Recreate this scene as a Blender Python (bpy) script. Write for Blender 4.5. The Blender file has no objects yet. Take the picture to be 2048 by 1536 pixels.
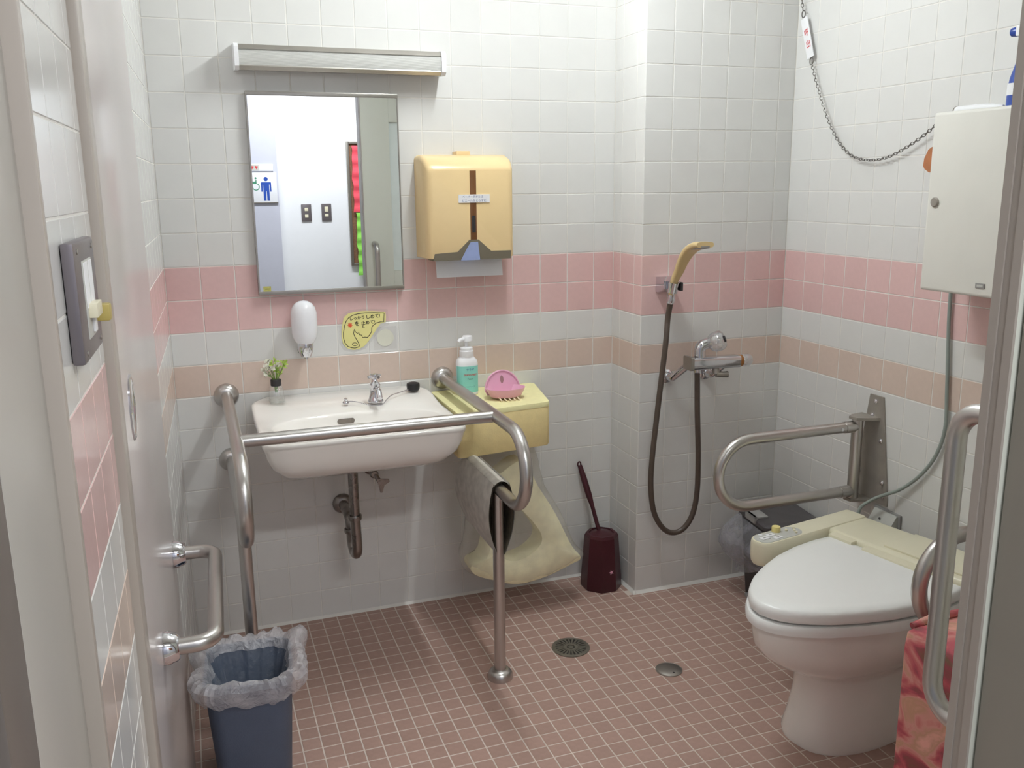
import bpy, bmesh, math, random
from mathutils import Matrix, Vector, noise
random.seed(7)
S = bpy.context.scene
COL = S.collection
PI = math.pi

# ------------------------------------------------------------------ camera
FPX = 1795.84
CAM = Vector((0.0710, -2.8685, 1.4275))
AX, AY, AZ = -0.2170, 0.0105, -0.3423          # pitch, roll, yaw
RC = Matrix.Rotation(AZ, 3, 'Z') @ Matrix.Rotation(AX, 3, 'X') @ Matrix.Rotation(AY, 3, 'Y')
cd = bpy.data.cameras.new('camera')
cd.sensor_width = 36.0
cd.lens = 36.0 * FPX / 2048.0
cd.clip_start = 0.02
cam = bpy.data.objects.new('camera', cd)
COL.objects.link(cam)
right, fwd, up = RC.col[0], RC.col[1], RC.col[2]
M = Matrix((right, up, -fwd)).transposed().to_4x4()
M.translation = CAM
cam.matrix_world = M
S.camera = cam

# ------------------------------------------------------------------ world, lights, exposure
w = bpy.data.worlds.new('world')
S.world = w
w.use_nodes = True
w.node_tree.nodes['Background'].inputs[0].default_value = (0.86, 0.93, 1.0, 1)
w.node_tree.nodes['Background'].inputs[1].default_value = 0.25
S.view_settings.view_transform = 'Standard'
S.view_settings.look = 'None'
S.view_settings.gamma = 1.0
S.view_settings.exposure = 0.0
S.view_settings.use_curve_mapping = False

LIGHT_X, LIGHT_Y = 0.97, -0.66
LIGHT_STRENGTH = 148.0        # bare fluorescent tube of the ceiling lamp
def area(name, loc, sx, sy, power, color):
    l = bpy.data.lights.new(name, 'AREA')
    l.shape = 'RECTANGLE'
    l.size, l.size_y, l.energy, l.color = sx, sy, power, color
    o = bpy.data.objects.new(name, l)
    o.location = loc
    COL.objects.link(o)
    return o
area('corridor_lamp_light', (0.9, -3.05, 2.44), 1.15, 0.16, 36.0, (0.95, 0.98, 1.0))

# ------------------------------------------------------------------ materials
def lin(c):
    c = c / 255.0
    return c / 12.92 if c <= 0.04045 else ((c + 0.055) / 1.055) ** 2.4
def rgb(r, g, b):
    return (lin(r), lin(g), lin(b), 1)
def N(nt, t, **kw):
    n = nt.nodes.new(t)
    for k, v in kw.items():
        setattr(n, k, v)
    return n
MATS = {}
def pbr(name, col, rough=0.5, metal=0.0, spec=0.5, var=0.04, vscale=12.0, bump=0.0, bscale=60.0,
        rand=0.0, coat=0.0, aniso=None, rvar=0.0, sss=0.0):
    if name in MATS:
        return MATS[name]
    m = bpy.data.materials.new(name)
    m.use_nodes = True
    nt = m.node_tree
    b = nt.nodes['Principled BSDF']
    tc = N(nt, 'ShaderNodeTexCoord')
    no = N(nt, 'ShaderNodeTexNoise')
    no.inputs['Scale'].default_value = vscale
    no.inputs['Detail'].default_value = 3
    nt.links.new(tc.outputs['Object'], no.inputs['Vector'])
    hs = N(nt, 'ShaderNodeHueSaturation')
    hs.inputs['Color'].default_value = rgb(*col)
    mr = N(nt, 'ShaderNodeMapRange')
    mr.inputs['From Min'].default_value = 0.3
    mr.inputs['From Max'].default_value = 0.7
    mr.inputs['To Min'].default_value = 1 - var
    mr.inputs['To Max'].default_value = 1 + var
    nt.links.new(no.outputs['Fac'], mr.inputs['Value'])
    if rand:
        oi = N(nt, 'ShaderNodeObjectInfo')
        m2 = N(nt, 'ShaderNodeMapRange')
        m2.inputs['To Min'].default_value = 1 - rand
        m2.inputs['To Max'].default_value = 1 + rand
        nt.links.new(oi.outputs['Random'], m2.inputs['Value'])
        mu = N(nt, 'ShaderNodeMath', operation='MULTIPLY')
        nt.links.new(mr.outputs[0], mu.inputs[0])
        nt.links.new(m2.outputs[0], mu.inputs[1])
        nt.links.new(mu.outputs[0], hs.inputs['Value'])
    else:
        nt.links.new(mr.outputs[0], hs.inputs['Value'])
    nt.links.new(hs.outputs[0], b.inputs['Base Color'])
    b.inputs['Roughness'].default_value = rough
    b.inputs['Metallic'].default_value = metal
    b.inputs['Specular IOR Level'].default_value = spec
    b.inputs['Coat Weight'].default_value = coat
    if sss:
        b.inputs['Subsurface Weight'].default_value = sss
        b.inputs['Subsurface Radius'].default_value = (0.02, 0.02, 0.02)
    if rvar:
        m3 = N(nt, 'ShaderNodeMapRange')
        m3.inputs['To Min'].default_value = max(0.02, rough - rvar)
        m3.inputs['To Max'].default_value = rough + rvar
        nt.links.new(no.outputs['Fac'], m3.inputs['Value'])
        nt.links.new(m3.outputs[0], b.inputs['Roughness'])
    if bump:
        n2 = N(nt, 'ShaderNodeTexNoise')
        n2.inputs['Scale'].default_value = bscale
        n2.inputs['Detail'].default_value = 2
        nt.links.new(tc.outputs['Object'], n2.inputs['Vector'])
        bp = N(nt, 'ShaderNodeBump')
        bp.inputs['Strength'].default_value = bump
        bp.inputs['Distance'].default_value = 0.002
        nt.links.new(n2.outputs['Fac'], bp.inputs['Height'])
        nt.links.new(bp.outputs[0], b.inputs['Normal'])
    MATS[name] = m
    return m

def film(name, col, opacity=0.25, rough=0.2, wrinkle=0.0, gloss=0.12):
    """clear plastic film: transparent with a translucent haze and a glossy skin"""
    m = bpy.data.materials.new(name)
    m.use_nodes = True
    nt = m.node_tree
    nt.nodes.remove(nt.nodes['Principled BSDF'])
    out = nt.nodes['Material Output']
    tr = N(nt, 'ShaderNodeBsdfTransparent')
    tr.inputs[0].default_value = (0.995, 0.995, 0.995, 1)
    di = N(nt, 'ShaderNodeBsdfDiffuse')
    di.inputs[0].default_value = rgb(*col)
    tl = N(nt, 'ShaderNodeBsdfTranslucent')
    tl.inputs[0].default_value = rgb(*col)
    gl = N(nt, 'ShaderNodeBsdfGlossy')
    gl.inputs['Roughness'].default_value = rough
    a = N(nt, 'ShaderNodeMixShader')
    a.inputs[0].default_value = 0.4
    nt.links.new(di.outputs[0], a.inputs[1])
    nt.links.new(tl.outputs[0], a.inputs[2])
    b = N(nt, 'ShaderNodeMixShader')
    no = N(nt, 'ShaderNodeTexNoise')
    no.inputs['Scale'].default_value = 16
    no.inputs['Detail'].default_value = 4
    tc = N(nt, 'ShaderNodeTexCoord')
    nt.links.new(tc.outputs['Object'], no.inputs['Vector'])
    mr = N(nt, 'ShaderNodeMapRange')
    mr.inputs['From Min'].default_value = 0.3
    mr.inputs['From Max'].default_value = 0.7
    mr.inputs['To Min'].default_value = opacity * 0.6
    mr.inputs['To Max'].default_value = min(1, opacity * 1.4)
    nt.links.new(no.outputs['Fac'], mr.inputs['Value'])
    nt.links.new(mr.outputs[0], b.inputs[0])
    nt.links.new(tr.outputs[0], b.inputs[1])
    nt.links.new(a.outputs[0], b.inputs[2])
    c = N(nt, 'ShaderNodeMixShader')
    lw = N(nt, 'ShaderNodeLayerWeight')
    lw.inputs['Blend'].default_value = 0.5
    pw = N(nt, 'ShaderNodeMath', operation='POWER')
    pw.inputs[1].default_value = 4.0
    nt.links.new(lw.outputs['Facing'], pw.inputs[0])
    mg = N(nt, 'ShaderNodeMath', operation='MULTIPLY_ADD')
    mg.inputs[1].default_value = 0.45
    mg.inputs[2].default_value = gloss * 0.25
    nt.links.new(pw.outputs[0], mg.inputs[0])
    nt.links.new(mg.outputs[0], c.inputs[0])
    nt.links.new(b.outputs[0], c.inputs[1])
    nt.links.new(gl.outputs[0], c.inputs[2])
    if wrinkle:
        n2 = N(nt, 'ShaderNodeTexNoise')
        n2.inputs['Scale'].default_value = 45
        n2.inputs['Detail'].default_value = 5
        n2.inputs['Distortion'].default_value = 1.5
        nt.links.new(tc.outputs['Object'], n2.inputs['Vector'])
        bp = N(nt, 'ShaderNodeBump')
        bp.inputs['Strength'].default_value = wrinkle
        bp.inputs['Distance'].default_value = 0.01
        nt.links.new(n2.outputs['Fac'], bp.inputs['Height'])
        nt.links.new(bp.outputs[0], gl.inputs['Normal'])
        nt.links.new(bp.outputs[0], di.inputs['Normal'])
        nt.links.new(bp.outputs[0], lw.inputs['Normal'])
    nt.links.new(c.outputs[0], out.inputs[0])
    return m

def emit(name, col, strength):
    m = bpy.data.materials.new(name)
    m.use_nodes = True
    b = m.node_tree.nodes['Principled BSDF']
    b.inputs['Base Color'].default_value = rgb(*col)
    b.inputs['Emission Color'].default_value = rgb(*col)
    b.inputs['Emission Strength'].default_value = strength
    return m

TW = pbr('glazed white tile', (222, 221, 218), 0.16, var=0.015, vscale=9, bump=0.06, bscale=14, rand=0.012)
TPK = pbr('glazed pink tile', (222, 187, 184), 0.16, var=0.02, vscale=60, bump=0.06, bscale=14, rand=0.03)
TPE = pbr('glazed peach tile', (216, 196, 183), 0.16, var=0.02, vscale=60, bump=0.06, bscale=14, rand=0.025)
GROUT = pbr('white grout', (228, 225, 219), 0.85, var=0.05, vscale=30)
TF = pbr('terracotta floor tile', (174, 143, 131), 0.5, var=0.05, vscale=70, bump=0.1, bscale=120, rand=0.055)
GROUTF = pbr('floor grout', (214, 201, 192), 0.9, var=0.08, vscale=14)
CAULK = pbr('white caulk', (225, 222, 216), 0.6, var=0.05)
PLAST = pbr('white plaster', (238, 240, 244), 0.8, var=0.01)
LILAC = pbr('lilac wall colour', (196, 198, 212), 0.8, var=0.02)  # lilac grey, darker than the white corridor plaster
CEIL = pbr('ceiling paint', (235, 233, 228), 0.9, var=0.02)
CORF = pbr('corridor floor', (168, 160, 148), 0.5, var=0.06)
STEEL = pbr('satin stainless steel', (196, 193, 190), 0.30, 1.0, var=0.03, vscale=8, rvar=0.03)
STEELD = pbr('dull stainless steel', (172, 168, 162), 0.36, 1.0, var=0.06, vscale=12, rvar=0.04)
CHROME = pbr('polished chrome', (215, 215, 220), 0.07, 1.0, var=0.02)
PLATE = pbr('weathered steel plate', (166, 160, 152), 0.5, 0.55, var=0.08, vscale=18)
CHAINM = pbr('dull chain steel', (128, 124, 120), 0.4, 0.9, var=0.1)
ALU = pbr('anodised aluminium', (176, 172, 166), 0.35, 1.0, var=0.03)
OLDCHROME = pbr('tarnished chrome pipe', (150, 144, 140), 0.28, 1.0, var=0.12, vscale=20, rvar=0.06)
PORC = pbr('glazed porcelain', (244, 240, 234), 0.1, var=0.01, coat=0.3)
PORCW = pbr('white toilet ceramic', (246, 242, 236), 0.14, var=0.01, coat=0.3)
LIDW = pbr('white plastic lid', (246, 246, 244), 0.28, var=0.008)
CREAM = pbr('cream plastic', (230, 224, 198), 0.32, var=0.015)
IVORY = pbr('ivory enamel', (226, 224, 216), 0.35, var=0.015)
PANEL = pbr('pale laminate door panel', (206, 198, 196), 0.2, var=0.02, vscale=3)
JAMB = pbr('beige painted steel frame', (176, 167, 158), 0.32, var=0.02, vscale=5)
JAMBL = pbr('light grey painted steel', (180, 176, 169), 0.35, var=0.02, vscale=5)
DOORG = pbr('grey green door laminate', (218, 220, 208), 0.4, var=0.02, vscale=4)
DARK = pbr('dark gap', (50, 47, 46), 0.7)
YEL = pbr('yellow dispenser plastic', (232, 204, 154), 0.27, var=0.02)
FOAM = pbr('yellow foam', (242, 236, 180), 0.75, var=0.03, vscale=50, bump=0.2, bscale=300)
FOAMB = pbr('pale yellow foam pad', (252, 246, 208), 0.8, var=0.05, vscale=25, bump=0.2, bscale=200)
BROWNW = pbr('brown window plastic', (112, 74, 44), 0.25, var=0.1, vscale=20)
GREYD = pbr('grey brown plastic', (112, 104, 88), 0.45, var=0.05)
BLUEP = pbr('blue paper pack', (150, 164, 206), 0.6, var=0.05, vscale=40)
PAPER = pbr('white paper', (236, 236, 238), 0.8, var=0.015)
WHITEP = pbr('white plastic', (240, 240, 242), 0.3, var=0.01)
SOAPB = pbr('milky soap bulb', (238, 238, 242), 0.22, var=0.02, sss=0.3)
BLACK = pbr('black rubber', (28, 28, 30), 0.45, var=0.1)
BLACKP = pbr('black plastic', (44, 42, 44), 0.4, var=0.08)
LIDG = pbr('charcoal plastic lid', (74, 70, 72), 0.38, var=0.06)
INK = pbr('black ink', (42, 38, 36), 0.7)
INKB = pbr('blue ink', (40, 66, 130), 0.6)
RED = pbr('red ink', (206, 70, 74), 0.6)
REDO = pbr('orange red ink', (226, 92, 58), 0.6)
STICKY = pbr('yellow card', (232, 224, 150), 0.6, var=0.03)
PINKP = pbr('pink plastic', (232, 176, 200), 0.3, var=0.02)
PEGY = pbr('cream pegs', (235, 220, 190), 0.5)
TEAL = pbr('turquoise label', (142, 216, 204), 0.45, var=0.03)
MAROON = pbr('maroon plastic', (66, 22, 32), 0.32, var=0.08, bump=0.15, bscale=40)
HOSE = pbr('brown grey shower hose', (84, 72, 64), 0.35, var=0.08, vscale=50)
YELSH = pbr('ivory yellow shower plastic', (220, 194, 142), 0.35, var=0.03)
GREYP = pbr('grey plastic', (152, 150, 148), 0.45, var=0.03)
GREYL = pbr('pale grey plastic', (196, 196, 190), 0.4, var=0.02)
SWG = pbr('grey switch metal', (128, 122, 126), 0.35, 0.6, var=0.04)
BLUEB = pbr('slate blue plastic', (84, 98, 120), 0.5, var=0.04, bump=0.25, bscale=320)
CABLE = pbr('grey green cable', (146, 154, 148), 0.5, var=0.03)
MATW = pbr('grey white rubber mat', (202, 198, 190), 0.6, var=0.16, vscale=34, bump=0.1)
MATI = pbr('dark mat lining', (96, 88, 74), 0.8, var=0.3, vscale=60)
GLASSB = film('clear glass', (225, 232, 226), 0.10, 0.05, gloss=0.5)
BAG = film('clear plastic bag', (244, 242, 234), 0.20, 0.18, 0.12, gloss=0.08)
LINER = film('milky bin liner', (248, 246, 250), 0.46, 0.18, 1.0, gloss=0.3)
LINERC = film('thin clear bin bag', (220, 220, 232), 0.34, 0.15, 0.9, gloss=0.3)
LAMIN = film('laminating film', (250, 244, 240), 0.06, 0.12, gloss=0.04)
PALED = pbr('pale worn paper disc', (222, 221, 206), 0.5, var=0.02)
ACRYL = film('clear acrylic knob', (220, 224, 230), 0.35, 0.04, gloss=1.2)
LENS = pbr('ribbed diffuser', (214, 214, 210), 0.25, var=0.02)
CORK = pbr('cork board', (132, 98, 74), 0.9, var=0.25, vscale=120)
CREPR = pbr('red crepe paper', (236, 84, 100), 0.8, var=0.06, vscale=30)
CREPG = pbr('green crepe paper', (150, 226, 96), 0.8, var=0.06, vscale=30)
BLUEI = pbr('blue pictogram', (34, 76, 170), 0.5)
GREENI = pbr('green pictogram', (70, 140, 110), 0.5)
SIGNW = pbr('white sign plate', (232, 234, 240), 0.4, var=0.01)
GREEN = pbr('flower green', (176, 200, 96), 0.6, var=0.15, vscale=50)
GREEND = pbr('stem green', (110, 140, 60), 0.6, var=0.1)
FLOW = pbr('white petals', (238, 236, 220), 0.6, var=0.04)
BLUEC = pbr('blue bottle plastic', (44, 74, 160), 0.3, var=0.06)
WOODO = pbr('orange brown wood', (176, 112, 72), 0.5, var=0.15, vscale=25)
LAMPG = emit('lamp diffuser', (255, 250, 240), 3.0)

def mirror_mat():
    m = bpy.data.materials.new('silvered mirror')
    m.use_nodes = True
    b = m.node_tree.nodes['Principled BSDF']
    b.inputs['Base Color'].default_value = (0.90, 0.92, 0.93, 1)
    b.inputs['Metallic'].default_value = 1
    b.inputs['Roughness'].default_value = 0.0
    return m
MIRROR = mirror_mat()

def marbled():
    m = bpy.data.materials.new('red marbled fabric')
    m.use_nodes = True
    nt = m.node_tree
    b = nt.nodes['Principled BSDF']
    tc = N(nt, 'ShaderNodeTexCoord')
    mp = N(nt, 'ShaderNodeMapping')
    mp.inputs['Rotation'].default_value = (0.5, 0.6, 0)
    mp.inputs['Scale'].default_value = (5, 5, 9)
    nt.links.new(tc.outputs['Object'], mp.inputs['Vector'])
    n1 = N(nt, 'ShaderNodeTexNoise')
    n1.inputs['Scale'].default_value = 1.6
    n1.inputs['Detail'].default_value = 5
    n1.inputs['Distortion'].default_value = 1.2
    nt.links.new(mp.outputs[0], n1.inputs['Vector'])
    cr = N(nt, 'ShaderNodeValToRGB')
    e = cr.color_ramp.elements
    e[0].position, e[0].color = 0.30, rgb(120, 92, 70)
    e[1].position, e[1].color = 0.72, rgb(232, 168, 156)
    for p, c in ((0.38, rgb(150, 72, 78)), (0.44, rgb(184, 82, 92)), (0.50, rgb(200, 112, 112)), (0.56, rgb(214, 150, 140)), (0.62, rgb(196, 148, 122))):
        x = cr.color_ramp.elements.new(p)
        x.color = c
    nt.links.new(n1.outputs['Fac'], cr.inputs[0])
    nt.links.new(cr.outputs[0], b.inputs['Base Color'])
    b.inputs['Roughness'].default_value = 0.7
    return m
MARBLE = marbled()

# ------------------------------------------------------------------ mesh helpers
class MB:
    def __init__(self):
        self.bm = bmesh.new()
    def box(self, x0, x1, y0, y1, z0, z1, bev=0.0, seg=2):
        r = bmesh.ops.create_cube(self.bm, size=1.0)
        vs = r['verts']
        for v in vs:
            v.co = Vector(((x0 + x1) / 2 + v.co.x * (x1 - x0), (y0 + y1) / 2 + v.co.y * (y1 - y0), (z0 + z1) / 2 + v.co.z * (z1 - z0)))
        if bev:
            es = list({e for v in vs for e in v.link_edges})
            bmesh.ops.bevel(self.bm, geom=es, offset=bev, segments=seg, profile=0.6, affect='EDGES')
        return self
    def ring_loft(self, rings, cap0=True, cap1=True, closed=True):
        R = [[self.bm.verts.new(p) for p in r] for r in rings]
        n = len(R[0])
        for a, b in zip(R, R[1:]):
            for i in range(n if closed else n - 1):
                j = (i + 1) % n
                try:
                    self.bm.faces.new((a[i], a[j], b[j], b[i]))
                except ValueError:
                    pass
        if cap0:
            self.bm.faces.new(list(reversed(R[0])))
        if cap1:
            self.bm.faces.new(R[-1])
        return self
    def tube(self, pts, r, seg=14, cap=True):
        pts = [Vector(p) for p in pts]
        rr = r if isinstance(r, (list, tuple)) else [r] * len(pts)
        t0 = (pts[1] - pts[0]).normalized()
        ref = Vector((0, 0, 1)) if abs(t0.z) < 0.9 else Vector((1, 0, 0))
        u = t0.cross(ref).normalized()
        rings = []
        for i, p in enumerate(pts):
            if i == 0:
                t = t0
            elif i == len(pts) - 1:
                t = (pts[i] - pts[i - 1]).normalized()
            else:
                t = ((pts[i] - pts[i - 1]).normalized() + (pts[i + 1] - pts[i]).normalized()).normalized()
            u = (u - t * u.dot(t)).normalized()
            v = t.cross(u)
            rings.append([p + (u * math.cos(2 * PI * k / seg) + v * math.sin(2 * PI * k / seg)) * rr[i] for k in range(seg)])
        return self.ring_loft(rings, cap, cap)
    def lathe(self, prof, origin=(0, 0, 0), axis='z', seg=24, cap=True):
        o = Vector(origin)
        rings = []
        for r, h in prof:
            ring = []
            for k in range(seg):
                a = 2 * PI * k / seg
                c, s = r * math.cos(a), r * math.sin(a)
                if axis == 'z':
                    p = Vector((c, s, h))
                elif axis == 'y':
                    p = Vector((s, h, c))
                elif axis == '-y':
                    p = Vector((c, -h, s))
                elif axis == 'x':
                    p = Vector((h, c, s))
                elif axis == '-x':
                    p = Vector((-h, s, c))
                else:
                    z = Vector(axis).normalized()
                    x = z.orthogonal().normalized()
                    y = z.cross(x)
                    p = x * c + y * s + z * h
                ring.append(o + p)
            rings.append(ring)
        return self.ring_loft(rings, cap, cap)
    def prism(self, poly, f0, f1):
        """poly 2d list; f0, f1 map (a,b)->3d point"""
        A = [self.bm.verts.new(f0(*p)) for p in poly]
        B = [self.bm.verts.new(f1(*p)) for p in poly]
        n = len(poly)
        self.bm.faces.new(list(reversed(A)))
        self.bm.faces.new(B)
        for i in range(n):
            j = (i + 1) % n
            self.bm.faces.new((A[i], A[j], B[j], B[i]))
        return self
    def face(self, pts):
        self.bm.faces.new([self.bm.verts.new(p) for p in pts])
        return self
    def xf(self, m):
        self.bm.transform(m)
        return self
    def done(self, name, mat, smooth=40):
        bmesh.ops.recalc_face_normals(self.bm, faces=self.bm.faces)
        me = bpy.data.meshes.new(name)
        self.bm.to_mesh(me)
        self.bm.free()
        me.materials.append(mat)
        if smooth:
            for p in me.polygons:
                p.use_smooth = True
            try:
                me.set_sharp_from_angle(angle=math.radians(smooth))
            except Exception:
                pass
        return me

MW = {}
def thing(name, label, cat, loc=(0, 0, 0), rotz=0.0, group=None, kind=None):
    o = bpy.data.objects.new(name, None)
    o.empty_display_size = 0.05
    COL.objects.link(o)
    m = Matrix.Translation(loc) @ Matrix.Rotation(rotz, 4, 'Z')
    o.matrix_world = m
    MW[o.name] = m
    o['label'] = label
    if cat:
        o['category'] = cat
    if group:
        o['group'] = group
    if kind:
        o['kind'] = kind
    return o
def part(mb, name, mat, parent, label=None, smooth=40, local=False, mods=None):
    """mesh given in world space (or the parent's local space) becomes a child"""
    m = MW[parent.name]
    if not local:
        mb.xf(m.inverted())
    o = bpy.data.objects.new(name, mb.done(name, mat, smooth))
    COL.objects.link(o)
    o.parent = parent
    MW[o.name] = m
    if label:
        o['label'] = label
    return o
def solo(mb, name, mat, label, cat=None, loc=(0, 0, 0), group=None, kind=None, smooth=40):
    m = Matrix.Translation(loc)
    mb.xf(m.inverted())
    o = bpy.data.objects.new(name, mb.done(name, mat, smooth))
    COL.objects.link(o)
    o.location = loc
    MW[o.name] = m
    o['label'] = label
    if cat:
        o['category'] = cat
    if group:
        o['group'] = group
    if kind:
        o['kind'] = kind
    return o

def rounded(pts, rad, n=8):
    """polyline with corners rounded by arcs"""
    P = [Vector(p) for p in pts]
    out = [P[0]]
    for i in range(1, len(P) - 1):
        r = rad[i - 1] if isinstance(rad, (list, tuple)) else rad
        a, b, c = P[i - 1], P[i], P[i + 1]
        d1, d2 = (a - b).normalized(), (c - b).normalized()
        ang = d1.angle(d2)
        t = r / math.tan(ang / 2)
        s, e = b + d1 * t, b + d2 * t
        cen = b + (d1 + d2).normalized() * (r / math.sin(ang / 2))
        v1, v2 = s - cen, e - cen
        tot = v1.angle(v2)
        for k in range(n + 1):
            f = k / n
            out.append(cen + (v1 * math.sin((1 - f) * tot) + v2 * math.sin(f * tot)) / math.sin(tot))
    out.append(P[-1])
    return out
def spline(pts, n=8):
    P = [Vector(p) for p in pts]
    P = [P[0] * 2 - P[1]] + P + [P[-1] * 2 - P[-2]]
    out = []
    for i in range(1, len(P) - 2):
        for k in range(n):
            t = k / n
            a, b, c, d = P[i - 1], P[i], P[i + 1], P[i + 2]
            out.append(0.5 * ((2 * b) + (c - a) * t + (2 * a - 5 * b + 4 * c - d) * t * t + (3 * b - a - 3 * c + d) * t ** 3))
    out.append(P[-2])
    return out
def rrect(x0, x1, y0, y1, r, n=5):
    rs = r if isinstance(r, (list, tuple)) else [r] * 4
    out = []
    for (cx, cy, a0, q) in ((x1, y1, 0, rs[0]), (x0, y1, 90, rs[1]), (x0, y0, 180, rs[2]), (x1, y0, 270, rs[3])):
        sx = -1 if cx == x1 else 1
        sy = -1 if cy == y1 else 1
        for k in range(n + 1):
            a = math.radians(a0 + 90 * k / n)
            out.append((cx + sx * q + q * math.cos(a), cy + sy * q + q * math.sin(a)))
    return out
def text_mesh(body, size, width=None, height=None, bold=0.0):
    c = bpy.data.curves.new('text', 'FONT')
    c.body = body
    c.size = size
    c.align_x = 'CENTER'
    c.align_y = 'CENTER'
    c.resolution_u = 2
    c.offset = bold
    o = bpy.data.objects.new('text', c)
    COL.objects.link(o)
    dg = bpy.context.evaluated_depsgraph_get()
    me = bpy.data.meshes.new_from_object(o.evaluated_get(dg))
    bpy.data.objects.remove(o)
    bpy.data.curves.remove(c)
    xs = [v.co.x for v in me.vertices]
    ys = [v.co.y for v in me.vertices]
    cx, cy = (min(xs) + max(xs)) / 2, (min(ys) + max(ys)) / 2
    sx = width / (max(xs) - min(xs)) if width else 1
    sy = height / (max(ys) - min(ys)) if height else sx
    if not width:
        sx = sy if height else 1
    for v in me.vertices:
        v.co.x = (v.co.x - cx) * sx
        v.co.y = (v.co.y - cy) * sy
    return me
def lettering(body, mat, parent, frame, name='lettering', width=None, height=None, bold=0.0):
    """flat printed text; frame = world matrix with x along the line, y up, z out of the surface"""
    me = text_mesh(body, 0.02, width, height, bold)
    me.transform(MW[parent.name].inverted() @ frame)
    me.materials.append(mat)
    o = bpy.data.objects.new(name, me)
    COL.objects.link(o)
    o.parent = parent
    MW[o.name] = MW[parent.name]
    return o
def frame(o, x, y):
    x = Vector(x).normalized()
    y = Vector(y).normalized()
    z = x.cross(y)
    m = Matrix((x, y, z)).transposed().to_4x4()
    m.translation = o
    return m
def ribbon(pts, wdt, f, closed=False):
    """flat drawn line: 2d points -> thin quads; f maps 2d to 3d"""
    mb = MB()
    P = [Vector((p[0], p[1])) for p in pts]
    L, R = [], []
    n = len(P)
    for i in range(n):
        a = P[i - 1] if (i > 0 or closed) else P[i]
        b = P[(i + 1) % n] if (i < n - 1 or closed) else P[i]
        d = (b - a)
        d = d.normalized() if d.length else Vector((1, 0))
        q = Vector((-d.y, d.x)) * wdt / 2
        L.append(mb.bm.verts.new(f(*(P[i] + q))))
        R.append(mb.bm.verts.new(f(*(P[i] - q))))
    for i in range(n if closed else n - 1):
        j = (i + 1) % n
        mb.bm.faces.new((L[i], L[j], R[j], R[i]))
    return mb

# ------------------------------------------------------------------ room geometry
XR, PX, PD = 2.038, 1.476, 0.212      # right wall, pillar edge, pillar depth
YF, ZC = -2.09, 2.40                  # front wall inner face, ceiling
WF = frame((0, 0, 0), (1, 0, 0), (0, 0, 1))                    # back wall: x right, y up, z into the room
LF = frame((0, 0, 0), (0.03, 1, 0), (0, 0, 1))                 # left wall, very slightly skew
PSF = frame((PX, 0, 0), (0, -1, 0), (0, 0, 1))                 # pillar side
PFF = frame((PX, -PD, 0), (1, 0, 0), (0, 0, 1))                # pillar front
RF = frame((XR, -PD, 0), (0, -1, 0), (0, 0, 1))                # right wall
FF = frame((0, 0, 0), (1, 0, 0), (0, 1, 0))                    # floor
def LW(s, h, n=0.0):
    """left wall: distance from the back corner, height, stand-off"""
    return LF @ Vector((-s, h, n))

GJ = 0.0010      # grout lies this far behind the tile faces
TILE_CACHE = {}
def tile_mesh(wd, ht, mat, joint, ch):
    key = (round(wd, 4), round(ht, 4), mat.name)
    if key in TILE_CACHE:
        return TILE_CACHE[key]
    a, b = wd / 2 - joint / 2, ht / 2 - joint / 2
    def rect(i, z):
        return [(-a + i, -b + i, z), (a - i, -b + i, z), (a - i, b - i, z), (-a + i, b - i, z)]
    mb = MB()
    mb.ring_loft([rect(0, -0.0035), rect(0, -ch), rect(ch * 1.2, 0)], cap0=False)
    me = mb.done('tile', mat, smooth=0)
    TILE_CACHE[key] = me
    return me
def tile_stuff(cells, joint, ch, mat_of, name, parent):
    mb = MB()
    mats = []
    idx = []
    for (x0, x1, y0, y1) in cells:
        m = mat_of((y0 + y1) / 2)
        if m not in mats:
            mats.append(m)
        a0, a1, b0, b1 = x0 + joint / 2, x1 - joint / 2, y0 + joint / 2, y1 - joint / 2
        def rect(i, z):
            return [(a0 + i, b0 + i, z), (a1 - i, b0 + i, z), (a1 - i, b1 - i, z), (a0 + i, b1 - i, z)]
        n0 = len(mb.bm.faces)
        mb.ring_loft([rect(0, -0.0035), rect(0, -ch), rect(ch * 1.2, 0)], cap0=False)
        idx += [mats.index(m)] * (len(mb.bm.faces) - n0)
    me = mb.done(name, mats[0], smooth=0)
    for m in mats[1:]:
        me.materials.append(m)
    for p, i in zip(me.polygons, idx):
        p.material_index = i
    o = bpy.data.objects.new(name, me)
    COL.objects.link(o)
    o.parent = parent
    o['kind'] = 'stuff'
    return o
def place_tile(cell, mat, parent, joint, ch):
    x0, x1, y0, y1 = cell
    o = bpy.data.objects.new('tile', tile_mesh(x1 - x0, y1 - y0, mat, joint, ch))
    COL.objects.link(o)
    o.parent = parent
    o.matrix_local = Matrix.Translation(((x0 + x1) / 2, (y0 + y1) / 2, 0))
    return o
def wall_mat(h):
    if 1.0 < h < 1.2:
        return TPK
    if 0.8 < h < 0.9:
        return TPE
    return TW
def wall_base(name, F, x0, x1, y0, y1, label, thick=0.08, mat=GROUT):
    mb = MB()
    mb.box(x0, x1, y0, y1, -thick, -GJ)
    o = bpy.data.objects.new(name, mb.done(name, mat, 0))
    COL.objects.link(o)
    o.matrix_world = F
    o['kind'] = 'structure'
    o['label'] = label
    MW[o.name] = F
    return o
def cuts(a, b, start, step):
    """joint positions between a and b with the first joint at start"""
    out = [a]
    x = start
    while x <= a + 0.004:
        x += step
    while x < b - 0.004:
        out.append(x)
        x += step
    out.append(b)
    return out
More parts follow.
